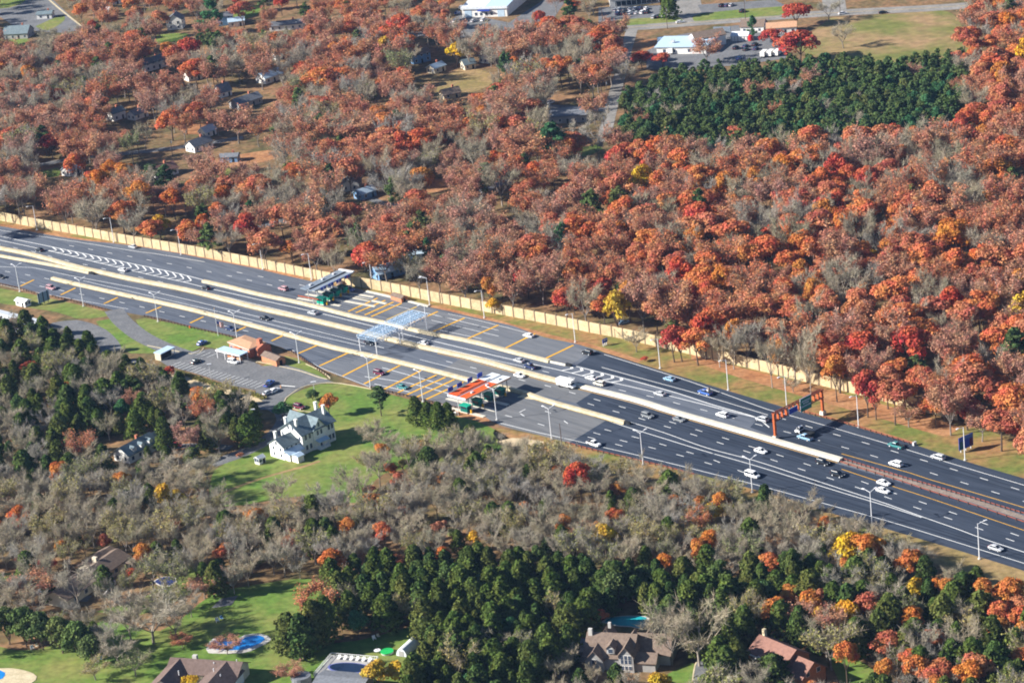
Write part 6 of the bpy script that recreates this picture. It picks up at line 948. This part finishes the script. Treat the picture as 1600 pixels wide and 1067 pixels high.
for zi, (poly, mix, sp_, (h0, h1), ph) in enumerate(ZONES):
    xs_, ys_ = [], []
    for q in poly: g_ = G(q[0], q[1], 8); xs_.append(g_.x); ys_.append(g_.y)
    ks, ws = list(mix), list(mix.values()); y = min(ys_)-10; row = 0
    while y < max(ys_)+10:
        x = min(xs_)-10+(row % 2)*sp_/2
        while x < max(xs_)+10:
            p = Vector((x+rng.uniform(-.36, .36)*sp_, y+rng.uniform(-.36, .36)*sp_, 0)); x += sp_; u, v = proj(p)
            if not (-70 < u < 1670 and -60 < v < 1190): continue
            k = rng.choices(ks, ws)[0]; h = rng.uniform(h0, h1); wd = {'cedar': h*.62, 'pine': h*.62, 'rpine': h*.6, 'bare': h*.78, 'olive': h*.8, 'orange': h*.66, 'red': h*.7, 'yellow': h*.7, 'shrub': h*.5}.get(k, h*(.86 if zi == 2 else .76))*rng.uniform(.8, 1.2)
            if zi == 2 and rng.random() < .10: continue
            if k == 'shrub': h *= .35; wd = h*1.35
            cx, cy = proj(p+Vector((0, 0, h*.62)))
            if not inpoly(cx, cy, poly): continue
            if any(inpoly(u, v, q) for q in OPEN): continue
            rad = wd/2*(proj(p+Vector((1, 0, 0)))[0]-u); tx, ty = proj(p+Vector((0, 0, h*.96)))
            pts = [(cx, cy), (tx, ty), (cx-rad*.8, cy), (cx+rad*.8, cy), (cx, (cy+ty)/2), (cx-rad*.5, (cy+ty)/2), (cx+rad*.5, (cy+ty)/2)]
            if any(inpoly(a, b, q) for a, b in pts for q in KEEP): continue
            if any(inpoly(u, v-2, q) for q in KEEP[1:]): continue
            if not free(p, sp_): continue
            put(p, k, h, wd, None, ph, sp_)
        y += sp_*.866; row += 1
# nearest first: up to 290 of a kind as things of their own, the rest as one mass
eye = Vector((0, 0, HC)); TREES.sort(key=lambda a: ((a[0]-eye).length, a[0].x)); TREES.sort(key=lambda a: a[4] is None); cnt = {}; rest = []; rng = random.Random(5)
PL = {'rpine': 'round pines', 'rust': 'rust oaks', 'orange': 'orange maples', 'red': 'red maples', 'brown': 'brown half-bare oaks', 'bare': 'leafless trees', 'cedar': 'cedars', 'pine': 'pines', 'olive': 'yellow-green trees', 'yellow': 'yellow trees', 'wpine': 'white pines', 'shrub': 'shrubs'}
for p, sp, h, wd, lb, ph in TREES:
    cnt[sp] = cnt.get(sp, 0)+1; i = rng.randrange(len(PROTO[sp]))
    if cnt[sp] > 290: rest.append((p, sp, i, h, wd)); continue
    nm, desc, cat = SPN[sp]; h_, r_, cm, tm, _, _ = PROTO[sp][i]; grp = None
    if lb is None:
        u, v = proj(p+Vector((0, 0, h*.6))); bx = min(LAND, key=lambda q: (q[0]-u)**2+((q[1]-v)*1.6)**2); near = math.hypot(bx[0]-u, (bx[1]-v)*1.6) < 130
        lb = desc+' '+(ph if not near else ph.split(' beyond')[0]+', '+bx[2]); lb = ' '.join(lb.split()[:16]); grp = lb.replace(desc, PL[sp])
    o = thing(nm, lb, cat, p, rng.uniform(0, 6.28), grp); o.scale = (wd/2/r_, wd/2/r_, h/h_); link('crown', cm, o); link('trunk', tm, o)
# the farther trees: one mass, instanced on points
pc = bpy.data.collections.new('woods_kinds'); order = []
for sp in PROTO:
    for i, (h_, r_, cm, tm, mb, mk) in enumerate(PROTO[sp]):
        bmj = cm.copy(); nv = len(cm.vertices); co_ = np.empty(nv*3, np.float32); cm.vertices.foreach_get('co', co_)
        vi = np.empty(len(cm.loops), np.int32); cm.loops.foreach_get('vertex_index', vi); lt_ = np.empty(len(cm.polygons), np.int32); cm.polygons.foreach_get('loop_total', lt_); mi = np.empty(len(cm.polygons), np.int32); cm.polygons.foreach_get('material_index', mi); npf = int(lt_[0])
        me = arrmesh('woods_tree', co_.reshape(-1, 3), npf, list(cm.materials)+[tm.materials[0]], mi, mb); o = bpy.data.objects.new('woods_kind_%03d' % len(order), me); pc.objects.link(o); order.append((sp, i)); bpy.data.meshes.remove(bmj)
ix = {k: n for n, k in enumerate(order)}
if rest:
    me = bpy.data.meshes.new('woods'); me.from_pydata([tuple(r[0]) for r in rest], [], []); a_i = me.attributes.new('kind_index', 'INT', 'POINT'); a_s = me.attributes.new('size', 'FLOAT_VECTOR', 'POINT'); a_r = me.attributes.new('turn', 'FLOAT_VECTOR', 'POINT')
    for n, (p, sp, i, h, wd) in enumerate(rest):
        h_, r_ = PROTO[sp][i][:2]; a_i.data[n].value = ix[(sp, i)]; a_s.data[n].vector = (wd/2/r_, wd/2/r_, h/h_); a_r.data[n].vector = (0, 0, rng.uniform(0, 6.28))
    wo = link('woods', me); tag(wo, 'farther mixed autumn woods around the suburb', None, None, 'stuff')
    ng = bpy.data.node_groups.new('woods', 'GeometryNodeTree'); ng.interface.new_socket('Geometry', in_out='INPUT', socket_type='NodeSocketGeometry'); ng.interface.new_socket('Geometry', in_out='OUTPUT', socket_type='NodeSocketGeometry')
    N_ = ng.nodes; gi, go = N_.new('NodeGroupInput'), N_.new('NodeGroupOutput'); ci = N_.new('GeometryNodeCollectionInfo'); ci.inputs['Collection'].default_value = pc; ci.inputs['Separate Children'].default_value = True; ci.inputs['Reset Children'].default_value = True
    ip = N_.new('GeometryNodeInstanceOnPoints'); ip.inputs['Pick Instance'].default_value = True
    def na(nm, ty): k = N_.new('GeometryNodeInputNamedAttribute'); k.data_type = ty; k.inputs['Name'].default_value = nm; return k.outputs['Attribute']
    er = N_.new('FunctionNodeEulerToRotation'); K = ng.links.new; K(gi.outputs[0], ip.inputs['Points']); K(ci.outputs[0], ip.inputs['Instance']); K(na('kind_index', 'INT'), ip.inputs['Instance Index']); K(na('turn', 'FLOAT_VECTOR'), er.inputs[0]); K(er.outputs[0], ip.inputs['Rotation']); K(na('size', 'FLOAT_VECTOR'), ip.inputs['Scale']); K(ip.outputs[0], go.inputs[0])
    md = wo.modifiers.new('woods', 'NODES'); md.node_group = ng
print('TREES', len(TREES), cnt, 'rest', len(rest))

# the air: thin even haze in a closed box
hz = bpy.data.materials.new('haze'); hz.use_nodes = True; n = hz.node_tree; n.nodes.remove(n.nodes['Principled BSDF']); v = n.nodes.new('ShaderNodeVolumePrincipled'); v.inputs['Density'].default_value = 0.000028; v.inputs['Color'].default_value = (.36, .58, 1.0, 1); v.inputs['Anisotropy'].default_value = 0.0
n.links.new(v.outputs[0], n.nodes['Material Output'].inputs['Volume'])
tag(link('haze', MB().box((0, 1500, 172.5), (6000, 6200, 347)).mesh('haze', hz)), 'thin autumn haze over the view', None, None, 'stuff')

# clipped hedge along the lower side of the parking lot
hp = smooth(gp([(246, 577), (290, 587), (330, 600), (375, 612), (414, 624)]), 1.2); rg = np.random.default_rng(77); n = 3600; ii = rg.integers(0, len(hp)-1, n)
C = np.array([tuple(hp[i].lerp(hp[i+1], t)-hp[0]) for i, t in zip(ii, rg.random(n))]); C += np.stack([rg.normal(size=n)*.5, rg.normal(size=n)*.5, rg.uniform(.1, 1.25, n)], 1)
hg = thing('hedge', 'low brown-green clipped hedge along the toll office lot', 'hedge', hp[0]); link('foliage', arrmesh('foliage', quads(C, rg.normal(size=(n, 3))+np.array([0, 0, .6]), .42, rg), 4, [lm_['olive']]), hg)
sm = MB(); [sm.tube(p-hp[0], p-hp[0]+Vector((0, 0, .8)), .05, .03, 4) for p in hp[::3]]; part('stem', sm, bark, hg)
